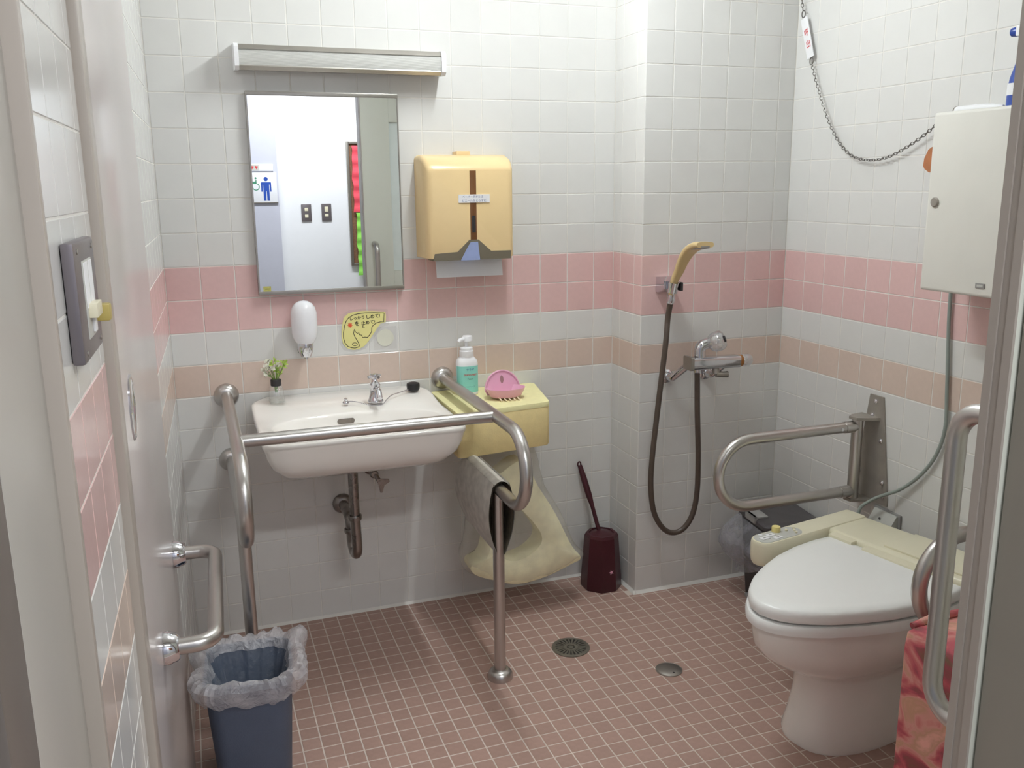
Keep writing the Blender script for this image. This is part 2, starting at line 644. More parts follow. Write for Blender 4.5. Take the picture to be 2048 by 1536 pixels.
def tile_wall(parent, xs, ys, limit):
    """limit(cell) true -> own object, else joined"""
    rest = []
    n = 0
    for x0, x1 in zip(xs, xs[1:]):
        for y0, y1 in zip(ys, ys[1:]):
            c = (x0, x1, y0, y1)
            if limit(c) and n < 300:
                place_tile(c, wall_mat((y0 + y1) / 2), parent, 0.0028, 0.0008)
                n += 1
            else:
                rest.append(c)
    if rest:
        tile_stuff(rest, 0.0028, 0.0008, wall_mat, 'tile_field', parent)

ROWS = [round(0.1 * i, 3) for i in range(25)]
wb = wall_base('wall_back', WF, -0.1, PX + 0.02, -0.02, ZC, 'tiled back wall with pink and peach bands above the washbasin')
tile_wall(wb, cuts(0, PX, 0.1, 0.1), ROWS, lambda c: c[3] < 2.01)
wp = wall_base('wall_pillar', PFF, 0.006, XR - PX + 0.02, -0.02, ZC, 'tiled pillar face carrying the shower fittings')
tile_wall(wp, cuts(0, XR - PX, 0.1, 0.1), ROWS, lambda c: c[3] < 2.01)
ws = wall_base('wall_pillar_side', PSF, -0.02, PD - 0.0012, -0.02, ZC, 'narrow tiled side of the pillar beside the toilet brush', thick=0.07)
tile_wall(ws, cuts(0, PD, 0.056, 0.1), ROWS, lambda c: c[3] < 2.01)
wr = wall_base('wall_right', RF, -0.02, -YF - PD + 0.1, -0.02, ZC, 'tiled right wall behind the toilet')
tile_wall(wr, cuts(0, -YF - PD, 0.108, 0.1), ROWS, lambda c: c[3] < 2.01 and c[1] < 1.3)
wl = wall_base('wall_left', LF, -1.90, 0.02, -0.02, ZC, 'tiled left wall seen edge on, with a flush door')
DOOR_S0, DOOR_S1 = 0.72, 1.50          # flush door in the left wall
tile_wall(wl, [-0.72, -0.7, -0.6, -0.5, -0.4, -0.3, -0.2, -0.1, 0.0], ROWS, lambda c: c[3] < 2.01)
xs2 = [-1.885, -1.8, -1.7, -1.6, -1.555]
near = [(a, b, c, d) for a, b in zip(xs2, xs2[1:]) for c, d in zip(ROWS, ROWS[1:])]
for c in near:
    if 0.59 < c[2] < 1.75:
        place_tile(c, wall_mat((c[2] + c[3]) / 2), wl, 0.0028, 0.0008)
tile_stuff([c for c in near if not 0.59 < c[2] < 1.75], 0.0028, 0.0008, wall_mat, 'tile_field', wl)

# floor: 300 nearest visible tiles singly, the rest joined
fl = wall_base('floor', FF, -0.1, XR + 0.05, -2.20, 0.05, 'terracotta mosaic tile floor with pale grout', thick=0.06, mat=GROUTF)
def proj(p):
    q = RC.transposed() @ (Vector(p) - CAM)
    return 1024 + FPX * q.x / q.y, 768 - FPX * q.z / q.y, q.y
fx = cuts(-0.06, XR, -0.053, 0.05)
fy = sorted([-0.032 - 0.05 * k for k in range(0, 41)] + [-0.002, YF])
cells, rest = [], []
for x0, x1 in zip(fx, fx[1:]):
    for y0, y1 in zip(fy, fy[1:]):
        if x1 > PX + 0.002 and y1 > -PD - 0.002:
            if x0 < PX or y0 < -PD:
                c = (x0, PX - 0.003 if x0 < PX and y0 >= -PD else x1, y0, y1 if x1 <= PX + .002 or y1 <= -PD else (-PD - 0.003 if y0 < -PD - 0.005 else y1))
                if c[1] - c[0] > 0.008 and c[3] - c[2] > 0.008:
                    rest.append(c)
            continue
        c = (x0, x1, y0, y1)
        mx, my = (x0 + x1) / 2, (y0 + y1) / 2
        u, v, d = proj((mx, my, 0))
        hid = (mx < 0.24 and my < -0.62) or ((mx - 1.66) / 0.28) ** 2 + ((my + 1.13) / 0.14) ** 2 < 1 or (mx > 1.3 and my < -1.5)
        if 0 < u < 2040 and 0 < v < 1530 and d > 0 and not hid and x1 - x0 > 0.03 and y1 - y0 > 0.03:
            cells.append((d, c))
        else:
            rest.append(c)
cells.sort()
for d, c in cells[:300]:
    place_tile(c, TF, fl, 0.0036, 0.0008)
tile_stuff([c for d, c in cells[300:]] + rest, 0.0036, 0.0008, lambda h: TF, 'tile_field', fl)

# caulk beads along the foot of the walls
def bead(name, a, b, nrm, r, label):
    a, b, n = Vector(a), Vector(b), Vector(nrm)
    up = Vector((0, 0, 1))
    mb = MB()
    mb.ring_loft([[p, p + n * r, p + n * r * 0.45 + up * r * 0.45, p + up * r] for p in (a, b)])
    return solo(mb, name, CAULK, label, kind='structure', loc=a)
bead('baseboard_back', (0, 0, 0), (PX, 0, 0), (0, -1, 0), 0.008, 'white caulk line at the foot of the back wall')
bead('baseboard_pillar_side', (PX, 0, 0), (PX, -PD - 0.008, 0), (-1, 0, 0), 0.010, 'white caulk line at the foot of the pillar side')
bead('baseboard_pillar', (PX - 0.010, -PD, 0), (XR, -PD, 0), (0, -1, 0), 0.010, 'white caulk line at the foot of the shower pillar')
bead('baseboard_right', (XR, -PD, 0), (XR, YF, 0), (-1, 0, 0), 0.008, 'white caulk line at the foot of the right wall')

def sbox(name, x0, x1, y0, y1, z0, z1, mat, label, bev=0):
    return solo(MB().box(x0, x1, y0, y1, z0, z1, bev), name, mat, label, kind='structure', loc=((x0 + x1) / 2, (y0 + y1) / 2, z0), smooth=0 if not bev else 40)
sbox('ceiling', -0.12, XR + 0.1, -2.20, 0.1, ZC, ZC + 0.05, CEIL, 'white ceiling of the restroom')
# front wall with the doorway the photo is taken through
sbox('wall_front', 0.985, XR + 0.1, -2.20, YF, 0, ZC, pbr('grey green steel cladding', (150, 145, 135), 0.35, var=0.03, vscale=5), 'grey steel clad front wall beside the sliding door')
sbox('wall_front_header', -0.2, 0.985, -2.20, -1.905, 2.06, ZC, JAMBL, 'header over the doorway')
# left door jamb of the doorway: recessed reveal and thin lip in front of the wall tiles
j = thing('trim_1', 'grey steel door jamb at the left edge of the doorway', None, (-0.10, -2.02, 0), kind='structure')
part(MB().box(-0.16, -0.072, -2.145, -1.903, 0, 2.06, 0.003), 'jamb_reveal', JAMBL, j)
part(MB().box(-0.16, -0.0555, -1.903, -1.886, 0, 2.06, 0.0025), 'jamb_lip', JAMB, j)
part(MB().box(-0.16, -0.0722, -2.235, -2.1455, 0, 2.06, 0.003), 'jamb_outer', pbr('shaded outer casing', (112, 104, 98), 0.4, var=0.03), j)  # shadow on the outer casing is put into its dark colour
sbox('wall_corridor_near', -1.6, -0.16, -2.21, -2.145, 0, 2.5, PLAST, 'white corridor wall left of the doorway')
sbox('wall_corridor_near_right', XR + 0.1, 3.2, -2.21, -2.10, 0, 2.5, PLAST, 'white corridor wall right of the doorway')

# flush door in the left wall
def lbox(s0, s1, h0, h1, n0, n1, bev=0.0):
    mb = MB()
    mb.box(-s1, -s0, h0, h1, n0, n1, bev)
    return mb.xf(LF)
d1 = thing('door_1', 'pale glossy flush door in the left wall with a horizontal grab bar', None, LW(1.1, 0), kind='structure')
part(lbox(DOOR_S0 + 0.002, DOOR_S1, 0.012, 2.02, -0.02, 0.006, 0.003), 'door_leaf', PANEL, d1)
part(lbox(DOOR_S0 - 0.003, DOOR_S0 + 0.0015, 0.0, 2.03, -0.01, 0.002), 'edge_gap_shade', DARK, d1)  # dark strip stands in for the shade in the gap at the leaf edge
part(lbox(DOOR_S1 + 0.002, DOOR_S1 + 0.053, 0, 2.06, -0.01, 0.012, 0.003), 'door_jamb', JAMB, d1)
part(lbox(DOOR_S0 - 0.003, DOOR_S1 + 0.053, 2.022, 2.07, -0.01, 0.012, 0.003), 'door_head', JAMB, d1)
# recessed cup pull
mb = MB()
c0 = Vector((-1.345, 1.087, 0))
rings = []
for r, n in ((0.040, 0.0060), (0.040, 0.0085), (0.037, 0.0095), (0.034, 0.0085), (0.030, 0.0065), (0.012, 0.0062)):
    rings.append([LF @ Vector((c0.x + r * 0.9 * math.cos(2 * PI * k / 28), c0.y + r * 1.35 * math.sin(2 * PI * k / 28), n)) for k in range(28)])
mb.ring_loft(rings)
part(mb, 'cup_pull', CHROME, d1, 'oval chrome cup pull')
# horizontal grab bar on the door
gb = thing('grab_bar', 'short stainless grab bar fixed level on the pale door at left', 'grab bar', LW(1.01, 0.61))
zb = 0.612
part(MB().tube(rounded([LW(0.795, zb, 0.012), LW(0.795, zb, 0.098), LW(1.232, zb - 0.008, 0.098), LW(1.232, zb - 0.008, 0.012)], 0.038, 8), 0.0155, 18), 'bar', STEEL, gb)
for s, h in ((0.795, zb), (1.232, zb - 0.008)):
    part(MB().lathe([(0.031, 0.006), (0.031, 0.016), (0.028, 0.022), (0.026, 0.030), (0.022, 0.034)], LW(s, h, 0), axis=LF.col[2].to_3d(), seg=28), 'flange', CHROME, gb)

# sliding door leaf at the right of the doorway
d2 = thing('door_2', 'grey green sliding door pushed open at the right edge', None, (1.4, -2.067, 0), kind='structure')
x0d, y0d, y1d = 0.975, -2.086, -2.05
part(MB().box(x0d + 0.004, 1.13, y0d, y1d, 0.01, 2.04, 0.002), 'door_stile', DOORG, d2)
part(MB().box(1.25, 1.98, y0d, y1d, 0.01, 2.04, 0.002), 'door_stile', DOORG, d2)
part(MB().box(1.13, 1.25, y0d, y1d, 0.01, 0.98), 'door_rail', DOORG, d2)
part(MB().box(1.13, 1.25, y0d, y1d, 1.765, 2.04), 'door_rail', DOORG, d2)
part(MB().box(1.128, 1.252, -2.072, -2.066, 0.97, 1.775), 'window_pane', pbr('frosted glass', (226, 234, 230), 0.25, var=0.03), d2)
part(MB().box(x0d, x0d + 0.004, y0d, -2.074, 0.01, 2.04).box(x0d, x0d + 0.004, -2.062, y1d, 0.01, 2.04).box(x0d + 0.0025, x0d + 0.004, -2.074, -2.062, 0.01, 2.04), 'edge_strip', JAMB, d2)
part(MB().tube(rounded([(1.026, -2.05, 1.132), (1.026, -1.972, 1.132), (1.026, -1.972, 0.690), (1.026, -2.05, 0.690)], 0.042, 8), 0.0135, 18), 'pull_handle', STEEL, d2, 'long vertical steel pull handle')
part(MB().lathe([(0.0, 0), (0.020, 0), (0.021, 0.004), (0.018, 0.009), (0.012, 0.010), (0.011, 0.016), (0, 0.017)], (0.985, -2.135, 0.585), axis='-x', seg=24, cap=False), 'lock', STEELD, d2)

# corridor behind the camera, seen in the mirror
sbox('floor_corridor', -1.6, 3.2, -3.9, -2.20, -0.06, 0, CORF, 'corridor floor outside the doorway')
sbox('ceiling_corridor', -1.6, 3.2, -3.9, -2.20, 2.5, 2.55, CEIL, 'corridor ceiling')
sbox('wall_corridor', -1.6, 3.2, -3.9, -3.8, 0, 2.5, PLAST, 'bright white corridor wall reflected in the mirror')
sbox('wall_corridor_return', -1.6, 0.70, -3.8, -3.72, 0, 2.5, LILAC, 'lilac grey wall projection reflected at the left of the mirror')

# ceiling lamps
cl = thing('ceiling_light', 'ceiling fluorescent lamp of the restroom', 'lamp', (LIGHT_X, LIGHT_Y, ZC))
part(MB().box(LIGHT_X - 0.055, LIGHT_X + 0.055, LIGHT_Y - 0.32, LIGHT_Y + 0.32, 2.345, ZC, 0.006), 'housing', WHITEP, cl)
for yy in (LIGHT_Y - 0.305, LIGHT_Y + 0.305):
    part(MB().box(LIGHT_X - 0.02, LIGHT_X + 0.02, yy - 0.012, yy + 0.012, 2.262, 2.345, 0.004), 'tube_holder', WHITEP, cl)
part(MB().tube([(LIGHT_X, LIGHT_Y - 0.292, 2.285), (LIGHT_X, LIGHT_Y + 0.292, 2.285)], 0.0165, 20), 'fluorescent_tube', emit('lit fluorescent tube', (246, 253, 255), LIGHT_STRENGTH), cl)
cl = thing('ceiling_light', 'ceiling fluorescent lamp of the corridor', 'lamp', (0.9, -3.05, 2.5))
part(MB().box(0.28, 1.52, -3.15, -2.95, 2.47, 2.5, 0.006), 'housing', WHITEP, cl)
part(MB().box(0.30, 1.50, -3.14, -2.96, 2.447, 2.47, 0.008), 'diffuser', LAMPG, cl)

# corridor wall items
def sw_plate(x, z, label, kind):
    t = thing('wall_switch', label, 'switch', (x, -3.8, z), group='corridor switches')
    part(MB().box(x - 0.035, x + 0.035, -3.799, -3.791, z - 0.06, z + 0.06, 0.003), 'plate', SWG, t)
    if kind == 0:
        part(MB().box(x - 0.012, x + 0.012, -3.792, -3.788, z + 0.012, z + 0.034, 0.001), 'rocker', CREAM, t)
        part(MB().box(x - 0.012, x + 0.012, -3.792, -3.788, z - 0.034, z - 0.012, 0.001), 'rocker', CREAM, t)
    else:
        part(MB().box(x - 0.013, x + 0.013, -3.792, -3.788, z + 0.004, z + 0.040, 0.001), 'rocker', CREAM, t)
        part(MB().box(x - 0.013, x + 0.013, -3.792, -3.789, z - 0.030, z - 0.012, 0.001), 'rocker', CREAM, t)
sw_plate(0.890, 1.256, 'grey double switch plate reflected in mirror, farther from the cork board', 0)
sw_plate(1.032, 1.257, 'grey switch plate reflected in mirror, nearer the cork board', 1)
t = thing('notice_board', 'cork notice board in an aluminium frame reflected in the mirror', 'board', (1.6, -3.8, 0.87))
part(MB().box(1.205, 2.0, -3.798, -3.786, 0.885, 1.735), 'cork_panel', CORK, t)
part(MB().box(1.19, 1.21, -3.798, -3.775, 0.87, 1.75, 0.003), 'frame_stile', ALU, t)
part(MB().box(1.99, 2.01, -3.798, -3.775, 0.87, 1.75, 0.003), 'frame_stile', ALU, t)
part(MB().box(1.21, 1.99, -3.798, -3.775, 0.87, 0.89, 0.003), 'frame_rail', ALU, t)
part(MB().box(1.21, 1.99, -3.798, -3.775, 1.73, 1.75, 0.003), 'frame_rail', ALU, t)
def crepe(x, wdt, z0, z1, y, mat, name, label):
    mb = MB()
    rings = []
    n = 26
    for k in range(n + 1):
        z = z1 + (z0 - z1) * k / n
        o = 0.003 * math.sin(k * 0.9) + 0.003 * math.sin(k * 0.4)
        rings.append([(x - wdt / 2 + o, y + 0.004 + 0.006 * math.sin(k * 1.3), z), (x + wdt / 2 + o, y + 0.004 + 0.006 * math.sin(k * 1.3 + 0.5), z),
                      (x + wdt / 2 + o, y + 0.006 + 0.006 * math.sin(k * 1.3 + 0.5), z), (x - wdt / 2 + o, y + 0.006 + 0.006 * math.sin(k * 1.3), z)])
    mb.ring_loft(rings)
    return solo(mb, name, mat, label, 'streamer', (x, y, z0))
crepe(1.252, 0.05, 1.255, 1.72, -3.772, CREPR, 'paper_streamer', 'red crepe streamer hanging down the cork board')
crepe(1.262, 0.045, 0.80, 1.250, -3.770, CREPG, 'paper_streamer', 'lime green crepe streamer hanging below the red one')
# toilet sign on the lilac wall
t = thing('restroom_sign', 'white restroom sign with blue man and green wheelchair pictograms', 'sign', (0.60, -3.72, 1.34))
yS = -3.712
fS = lambda a, b: Vector((a, yS + 0.0006, b))
part(MB().box(0.50, 0.690, -3.7195, yS, 1.335, 1.535, 0.002), 'plate', SIGNW, t)
part(MB().box(0.498, 0.692, -3.7195, yS + 0.004, 1.329, 1.335, 0.001), 'bottom_rail', ALU, t)
mx, mz = 0.617, 1.345
mb = MB()
mb.face([fS(mx + 0.014 * math.cos(2 * PI * k / 20), mz + 0.147 + 0.014 * math.sin(2 * PI * k / 20)) for k in range(20)])
for poly in ([(-.030, .126), (.030, .126), (.034, .122), (.034, .062), (.025, .062), (.023, .11), (.020, .11), (.020, .0), (.003, .0), (.002, .066), (-.002, .066), (-.003, .0), (-.020, .0), (-.020, .11), (-.023, .11), (-.025, .062), (-.034, .062), (-.034, .122)],):
    mb.face([fS(mx + a, mz + b) for a, b in poly])
part(mb, 'man_pictogram', BLUEI, t, 'blue standing man pictogram', smooth=0)
wx, wz = 0.549, 1.440
mb = ribbon([(wx + 0.022 * math.cos(math.radians(a)), wz + 0.022 * math.sin(math.radians(a))) for a in range(-190, 71, 12)], 0.006, fS)
mb.bm.faces.new([mb.bm.verts.new(fS(*p)) for p in [(wx - 0.02, wz + 0.020), (wx + 0.006, wz + 0.020), (wx + 0.006, wz + 0.048), (wx + 0.0, wz + 0.048), (wx - 0.002, wz + 0.036), (wx - 0.02, wz + 0.036)]])
mb.bm.faces.new([mb.bm.verts.new(fS(wx + 0.001 + 0.007 * math.cos(k * 0.5236), wz + 0.058 + 0.007 * math.sin(k * 0.5236))) for k in range(12)])
part(mb, 'wheelchair_pictogram', GREENI, t, 'green wheelchair pictogram', smooth=0)
t = thing('restroom_sign', 'small white plate with red marks above the restroom sign', 'sign', (0.59, -3.72, 1.55))
part(MB().box(0.50, 0.672, -3.7195, yS, 1.545, 1.590, 0.002), 'plate', SIGNW, t)
part(MB().box(0.515, 0.578, yS - 0.002, yS + 0.0015, 1.551, 1.586), 'insert', GREYL, t)
mb = MB()
for cx in (0.533, 0.560):
    mb.face([Vector((cx + a, yS + 0.0022, 1.569 + b)) for a, b in [(0, -.013), (.010, .003), (.008, .011), (.002, .011), (0, .006), (-.002, .011), (-.008, .011), (-.010, .003)]])
part(mb, 'red_mark', RED, t, smooth=0)

# ------------------------------------------------------------------ back wall: lamp, mirror, dispensers
t = thing('wall_lamp', 'unlit tube lamp with white end caps above the mirror', 'lamp', (0.55, 0, 1.77))
prof = [(0.0, 1.768), (-0.07, 1.762), (-0.083, 1.772), (-0.086, 1.795), (-0.084, 1.818), (-0.074, 1.828), (0.0, 1.834)]
pf = lambda x: (lambda a, b: Vector((x, a, b)))
for xa, xb in ((0.240, 0.252), (0.846, 0.860)):
    part(MB().prism([(a * 1.04, b + (0.003 if b > 1.8 else -0.003)) for a, b in prof], pf(xa), pf(xb)), 'end_cap', WHITEP, t)
part(MB().box(0.252, 0.846, -0.030, -0.0005, 1.768, 1.832), 'housing', WHITEP, t)
part(MB().prism([(-0.0, 1.829), (-0.074, 1.825), (-0.084, 1.815), (-0.0855, 1.816), (-0.0755, 1.829), (0, 1.834)], pf(0.252), pf(0.846)), 'top_rail', ALU, t)
part(MB().prism([(-0.0, 1.766), (-0.07, 1.760), (-0.083, 1.770), (-0.0815, 1.773), (-0.069, 1.7635), (0, 1.770)], pf(0.252), pf(0.846)), 'bottom_rail', ALU, t)
part(MB().tube([(0.262, -0.056, 1.796), (0.836, -0.056, 1.796)], 0.014, 16), 'fluorescent_tube', WHITEP, t)
# ribbed prismatic lens
ring = []
nr = 22
P2 = []
for k in range(nr * 2 + 1):
    f = k / (nr * 2)
    z = 1.771 + f * 0.046
    y = -0.0845 + 0.004 * abs(f - 0.5) ** 2 * 4 + (0.0009 if k % 2 else 0)
    P2.append((y, z))
mb = MB()
mb.ring_loft([[(x, y, z) for y, z in P2] for x in (0.2525, 0.8455)], False, False, closed=False)
part(mb, 'lens', LENS, t, 'ribbed translucent lens', smooth=0)

t = thing('wall_mirror', 'rectangular mirror in a slim steel frame above the basin', 'mirror', (0.493, 0, 1.107))
X0, X1, Z0, Z1 = 0.266, 0.720, 1.107, 1.708
part(MB().box(X0 + 0.004, X1 - 0.004, -0.0195, -0.001, Z0 + 0.006, Z1 - 0.006), 'glass', MIRROR, t, smooth=0)
part(MB().box(X0, X1, -0.024, -0.001, Z1 - 0.012, Z1, 0.0015), 'top_rail', ALU, t)
part(MB().box(X0, X1, -0.024, -0.001, Z0, Z0 + 0.012, 0.0015), 'bottom_rail', ALU, t)
part(MB().box(X0, X0 + 0.0045, -0.022, -0.001, Z0 + 0.012, Z1 - 0.012), 'side_edge', ALU, t)
part(MB().box(X1 - 0.0035, X1, -0.022, -0.001, Z0 + 0.012, Z1 - 0.012), 'side_edge', ALU, t)
st = part(MB().box(0.280, 0.303, -0.0205, -0.0197, 1.119, 1.134, 0.0), 'sticker', pbr('olive sticker', (196, 192, 110), 0.5, var=0.1, vscale=200), t, 'small olive sticker')
lettering('****', INK, st, frame((0.2915, -0.0208, 1.1262), (1, 0, 0), (0, 0, 1)), width=0.014)

# paper towel dispenser
t = thing('towel_dispenser', 'yellow paper towel dispenser on the wall right of the mirror', 'dispenser', (0.92, 0, 1.2))
def disp_rings():
    R = []
    for y, xi, zt, zb in ((-0.0005, 0.0, 0.0, 0.0), (-0.045, 0.004, 0.0, 0.0), (-0.085, 0.006, 0.012, 0.0), (-0.108, 0.010, 0.030, 0.0), (-0.117, 0.015, 0.040, 0.0), (-0.121, 0.024, 0.048, 0.0)):
        x0, x1, z0, z1 = 0.770 + xi, 1.072 - xi, 1.206 + zb, 1.526 - zt
        R.append([(x, y, z) for x, z in rrect(x0, x1, z0, z1, [0.016, 0.016, 0.004, 0.004], 4)])
    return R
mb = MB()
mb.ring_loft(disp_rings())
# cut the scooped outlet into the lower front edge
body = part(mb, 'cover', YEL, t)
part(MB().box(0.897, 0.942, -0.05, -0.001, 1.52, 1.538, 0.003), 'top_tab', YEL, t)
part(MB().box(0.9165, 0.9375, -0.1222, -0.118, 1.262, 1.476, 0.001), 'window_slit', BROWNW, t, 'brown level window')
part(MB().box(0.9215, 0.9335, -0.1228, -0.120, 1.285, 1.338), 'window_mark', BLACKP, t)
lab = part(MB().box(0.879, 0.981, -0.1238, -0.1213, 1.378, 1.403), 'label', PAPER, t, 'white paper label')
fr = lambda z: frame((0.929, -0.1241, z), (1, 0, 0), (0, 0, 1))
lettering('ペーパータオルは', INKB, lab, frame((0.925, -0.1241, 1.3965), (1, 0, 0), (0, 0, 1)), width=0.068)
lettering('ビニールをとらずに', INKB, lab, frame((0.930, -0.1241, 1.3845), (1, 0, 0), (0, 0, 1)), width=0.078)
# grey outlet mouth: scooped dark apron over the lower front
poly = [(0.792, 1.200), (0.798, 1.222), (0.872, 1.226), (0.912, 1.263), (0.942, 1.263), (0.984, 1.226), (1.052, 1.226), (1.050, 1.200)]
part(MB().prism(poly, lambda a, b: Vector((a, -0.06, b)), lambda a, b: Vector((a, -0.1228, b))), 'outlet_mouth', GREYD, t, 'grey brown scooped outlet', smooth=20)
poly = [(0.882, 1.199), (0.905, 1.240), (0.916, 1.256), (0.940, 1.256), (0.946, 1.199)]
part(MB().prism(poly, lambda a, b: Vector((a, -0.07, b)), lambda a, b: Vector((a, -0.1238, b))), 'towel_pack', BLUEP, t, 'pale blue towel wrapper', smooth=20)
mb = MB()
mb.ring_loft([[(x, -0.062 - 0.004 * math.sin(8 * (x - 0.8)) - (1.21 - z) * 0.2, z) for x in (0.815, 0.87, 0.93, 0.985, 1.037)] + [(x, -0.060 - 0.004 * math.sin(8 * (x - 0.8)) - (1.21 - z) * 0.2, z) for x in (1.037, 0.985, 0.93, 0.87, 0.815)] for z in (1.215, 1.19, 1.165, 1.143)])
part(mb, 'paper_towel', PAPER, t, 'white towel edge hanging out')

# liquid soap dispenser
sx, sy = 0.392, -0.058
t = thing('soap_dispenser', 'white bulb soap dispenser in a chrome bracket above the basin', 'dispenser', (sx, 0, 0.92))
part(MB().lathe([(0.0, 1.090), (0.014, 1.088), (0.026, 1.081), (0.035, 1.069), (0.0395, 1.052), (0.0400, 1.02), (0.0395, 0.995), (0.037, 0.978), (0.030, 0.963), (0.021, 0.954), (0.0, 0.952)], (sx, sy, 0), seg=28, cap=False), 'bulb', SOAPB, t)
part(MB().lathe([(0.0225, 0.962), (0.0245, 0.955), (0.0245, 0.944), (0.021, 0.928), (0.015, 0.915), (0, 0.912)], (sx, sy, 0), seg=24, cap=False), 'valve_cup', CHROME, t)
part(MB().tube(rounded([(sx, sy + 0.01, 0.935), (sx, -0.02, 0.928), (sx, -0.001, 0.928)], 0.01, 4), 0.008, 12).lathe([(0.019, 0.0005), (0.019, 0.006), (0.012, 0.010)], (sx, 0, 0.928), axis='-y'), 'bracket', CHROME, t)
part(MB().lathe([(0.006, 0), (0.006, 0.012), (0, 0.013)], (sx, sy, 0.908), seg=14), 'push_pin', CHROME, t)

# hand drawn notice
t = thing('notice_card', 'yellow fist shaped hand drawn card taped above the tap', 'notice', (0.58, 0, 0.92))
def zc(px, py, n=0.0):
    """card sketch coordinates (mm grid of the drawing) to the wall"""
    u, v = 560 + px / 8.5333, 580 + py / 8.5333
    X = 0.512 + (u - 683) * 0.001668 + (v - 690) * (-0.000025)
    Z = 0.934 - (v - 690) * 0.001578 + (u - 683) * (-0.000075)
    return Vector((X, -n, Z))
outl = [(1078, 560), (1100, 460), (1170, 395), (1280, 362), (1420, 348), (1600, 352), (1790, 366), (1800, 450), (1792, 545), (1705, 575), (1640, 665), (1580, 760), (1500, 880), (1420, 975), (1330, 1020), (1240, 1032), (1140, 1000), (1075, 915), (1055, 800), (1058, 680)]
part(MB().prism([(1010, 560), (1040, 420), (1200, 330), (1420, 310), (1830, 320), (1850, 600), (1720, 640), (1560, 870), (1440, 1020), (1250, 1080), (1080, 1030), (1010, 900)], lambda a, b: zc(a, b, 0.0003), lambda a, b: zc(a, b, 0.0007)), 'laminate', LAMIN, t, smooth=0)
card = part(MB().prism(outl, lambda a, b: zc(a, b, 0.0007), lambda a, b: zc(a, b, 0.0015)), 'card', STICKY, t, smooth=0)
drawn = [(1770, 390), (1600, 383), (1450, 385), (1330, 398), (1250, 422), (1180, 465), (1135, 530), (1105, 620), (1088, 720), (1085, 820), (1105, 900), (1150, 965), (1210, 993), (1270, 1000), (1320, 985), (1345, 965), (1330, 910), (1300, 850), (1272, 800), (1253, 740), (1268, 668), (1285, 715), (1318, 742), (1340, 728), (1348, 768), (1388, 772), (1398, 815), (1440, 808), (1480, 815), (1520, 770), (1552, 715), (1558, 640), (1580, 605), (1640, 560), (1700, 545), (1762, 545)]
part(ribbon(drawn, 11, lambda a, b: zc(a, b, 0.0019), True), 'outline', INK, card, smooth=0)
part(ribbon([(1268 + 42 * math.cos(k * PI / 8), 932 + 26 * math.sin(k * PI / 8)) for k in range(16)], 9, lambda a, b: zc(a, b, 0.0019), True), 'thumb_nail', INK, card, smooth=0)
burst = []
for k in range(16):
    r = 52 if k % 2 == 0 else 26
    burst.append((1200 + r * math.cos(k * PI / 8), 597 + r * math.sin(k * PI / 8)))
part(MB().face([zc(a, b, 0.0019) for a, b in burst]), 'red_splash', REDO, card, smooth=0)
def cardtext(s, cx, cy, wpx, tilt=0.06):
    o = zc(cx, cy, 0.0019)
    lettering(s, INK, card, frame(o, (math.cos(tilt), 0, math.sin(tilt)), (-math.sin(tilt), 0, math.cos(tilt))), width=wpx * 0.001668 / 8.5333, bold=0.0004)
cardtext('しっかり', 1320, 470, 240)
cardtext('しめて!', 1588, 445, 225)
cardtext('を', 1312, 568, 70)
cardtext('止めて!', 1498, 548, 230)
cardtext('と', 1418, 618, 40)
t = thing('clear_patch', 'clear adhesive patch with a pale disc right of the yellow card', 'patch', (0.654, 0, 0.95))
part(MB().box(0.617, 0.692, -0.0009, -0.0004, 0.910, 0.985), 'film', LAMIN, t, smooth=0)
part(MB().lathe([(0.028, 0.0009), (0.028, 0.0015)], (0.655, 0, 0.948), axis='-y', seg=30), 'disc', PALED, t)

# ------------------------------------------------------------------ washbasin
t = thing('washbasin', 'white wall hung washbasin behind the stainless rail', 'washbasin', (0.493, 0, 0.60))
bcx, bcy = 0.497, -0.362
OUT = rrect(0.214, 0.780, -0.522, -0.001, [0.10, 0.085, 0.045, 0.045], 10)
def ray_out(th):
    dx, dy = math.cos(th), math.sin(th)
    best = 9
    n = len(OUT)
    for i in range(n):
        x1, y1 = OUT[i]
        x2, y2 = OUT[(i + 1) % n]
        ex, ey = x2 - x1, y2 - y1
        den = dx * ey - dy * ex
        if abs(den) < 1e-9:
            continue
        s = ((x1 - bcx) * ey - (y1 - bcy) * ex) / den
        q = ((x1 - bcx) * dy - (y1 - bcy) * dx) / den
        if s > 0 and -1e-6 <= q <= 1 + 1e-6:
            best = min(best, s)
    # the front edge bows slightly forward
    return best
NT = 96
TH = []
for i in range(NT):
    TH.append(2 * PI * i / NT)
def rimz(y):
    f = max(0.0, min(1.0, (y + 0.23) / 0.2))
    return 0.765 + 0.019 * f * f * (3 - 2 * f)
rings = []
def outring(s, cx, cy, z, zf=None):
    r = []
    for th in TH:
        d = ray_out(th)
        px, py = bcx + d * math.cos(th), bcy + d * math.sin(th)
        qx, qy = cx + (px - cx) * s, cy + (py - cy) * s
        if py > -0.01 and z < 0.75:
            qy = -0.001 + (qy - py) * 0.3
        r.append((qx, qy, zf(qx, qy) if zf else z))
    return r
rings.append(outring(0.12, 0.493, -0.25, 0.622))
rings.append(outring(0.40, 0.493, -0.25, 0.626))
rings.append(outring(0.66, 0.493, -0.25, 0.638))
rings.append(outring(0.82, 0.493, -0.24, 0.657))
rings.append(outring(0.92, 0.493, -0.23, 0.687))
rings.append(outring(0.965, 0.493, -0.22, 0.718))
rings.append(outring(0.985, 0.493, -0.25, 0.742))
rings.append(outring(0.996, 0.493, -0.25, 0, lambda x, y: rimz(y) - 0.016))
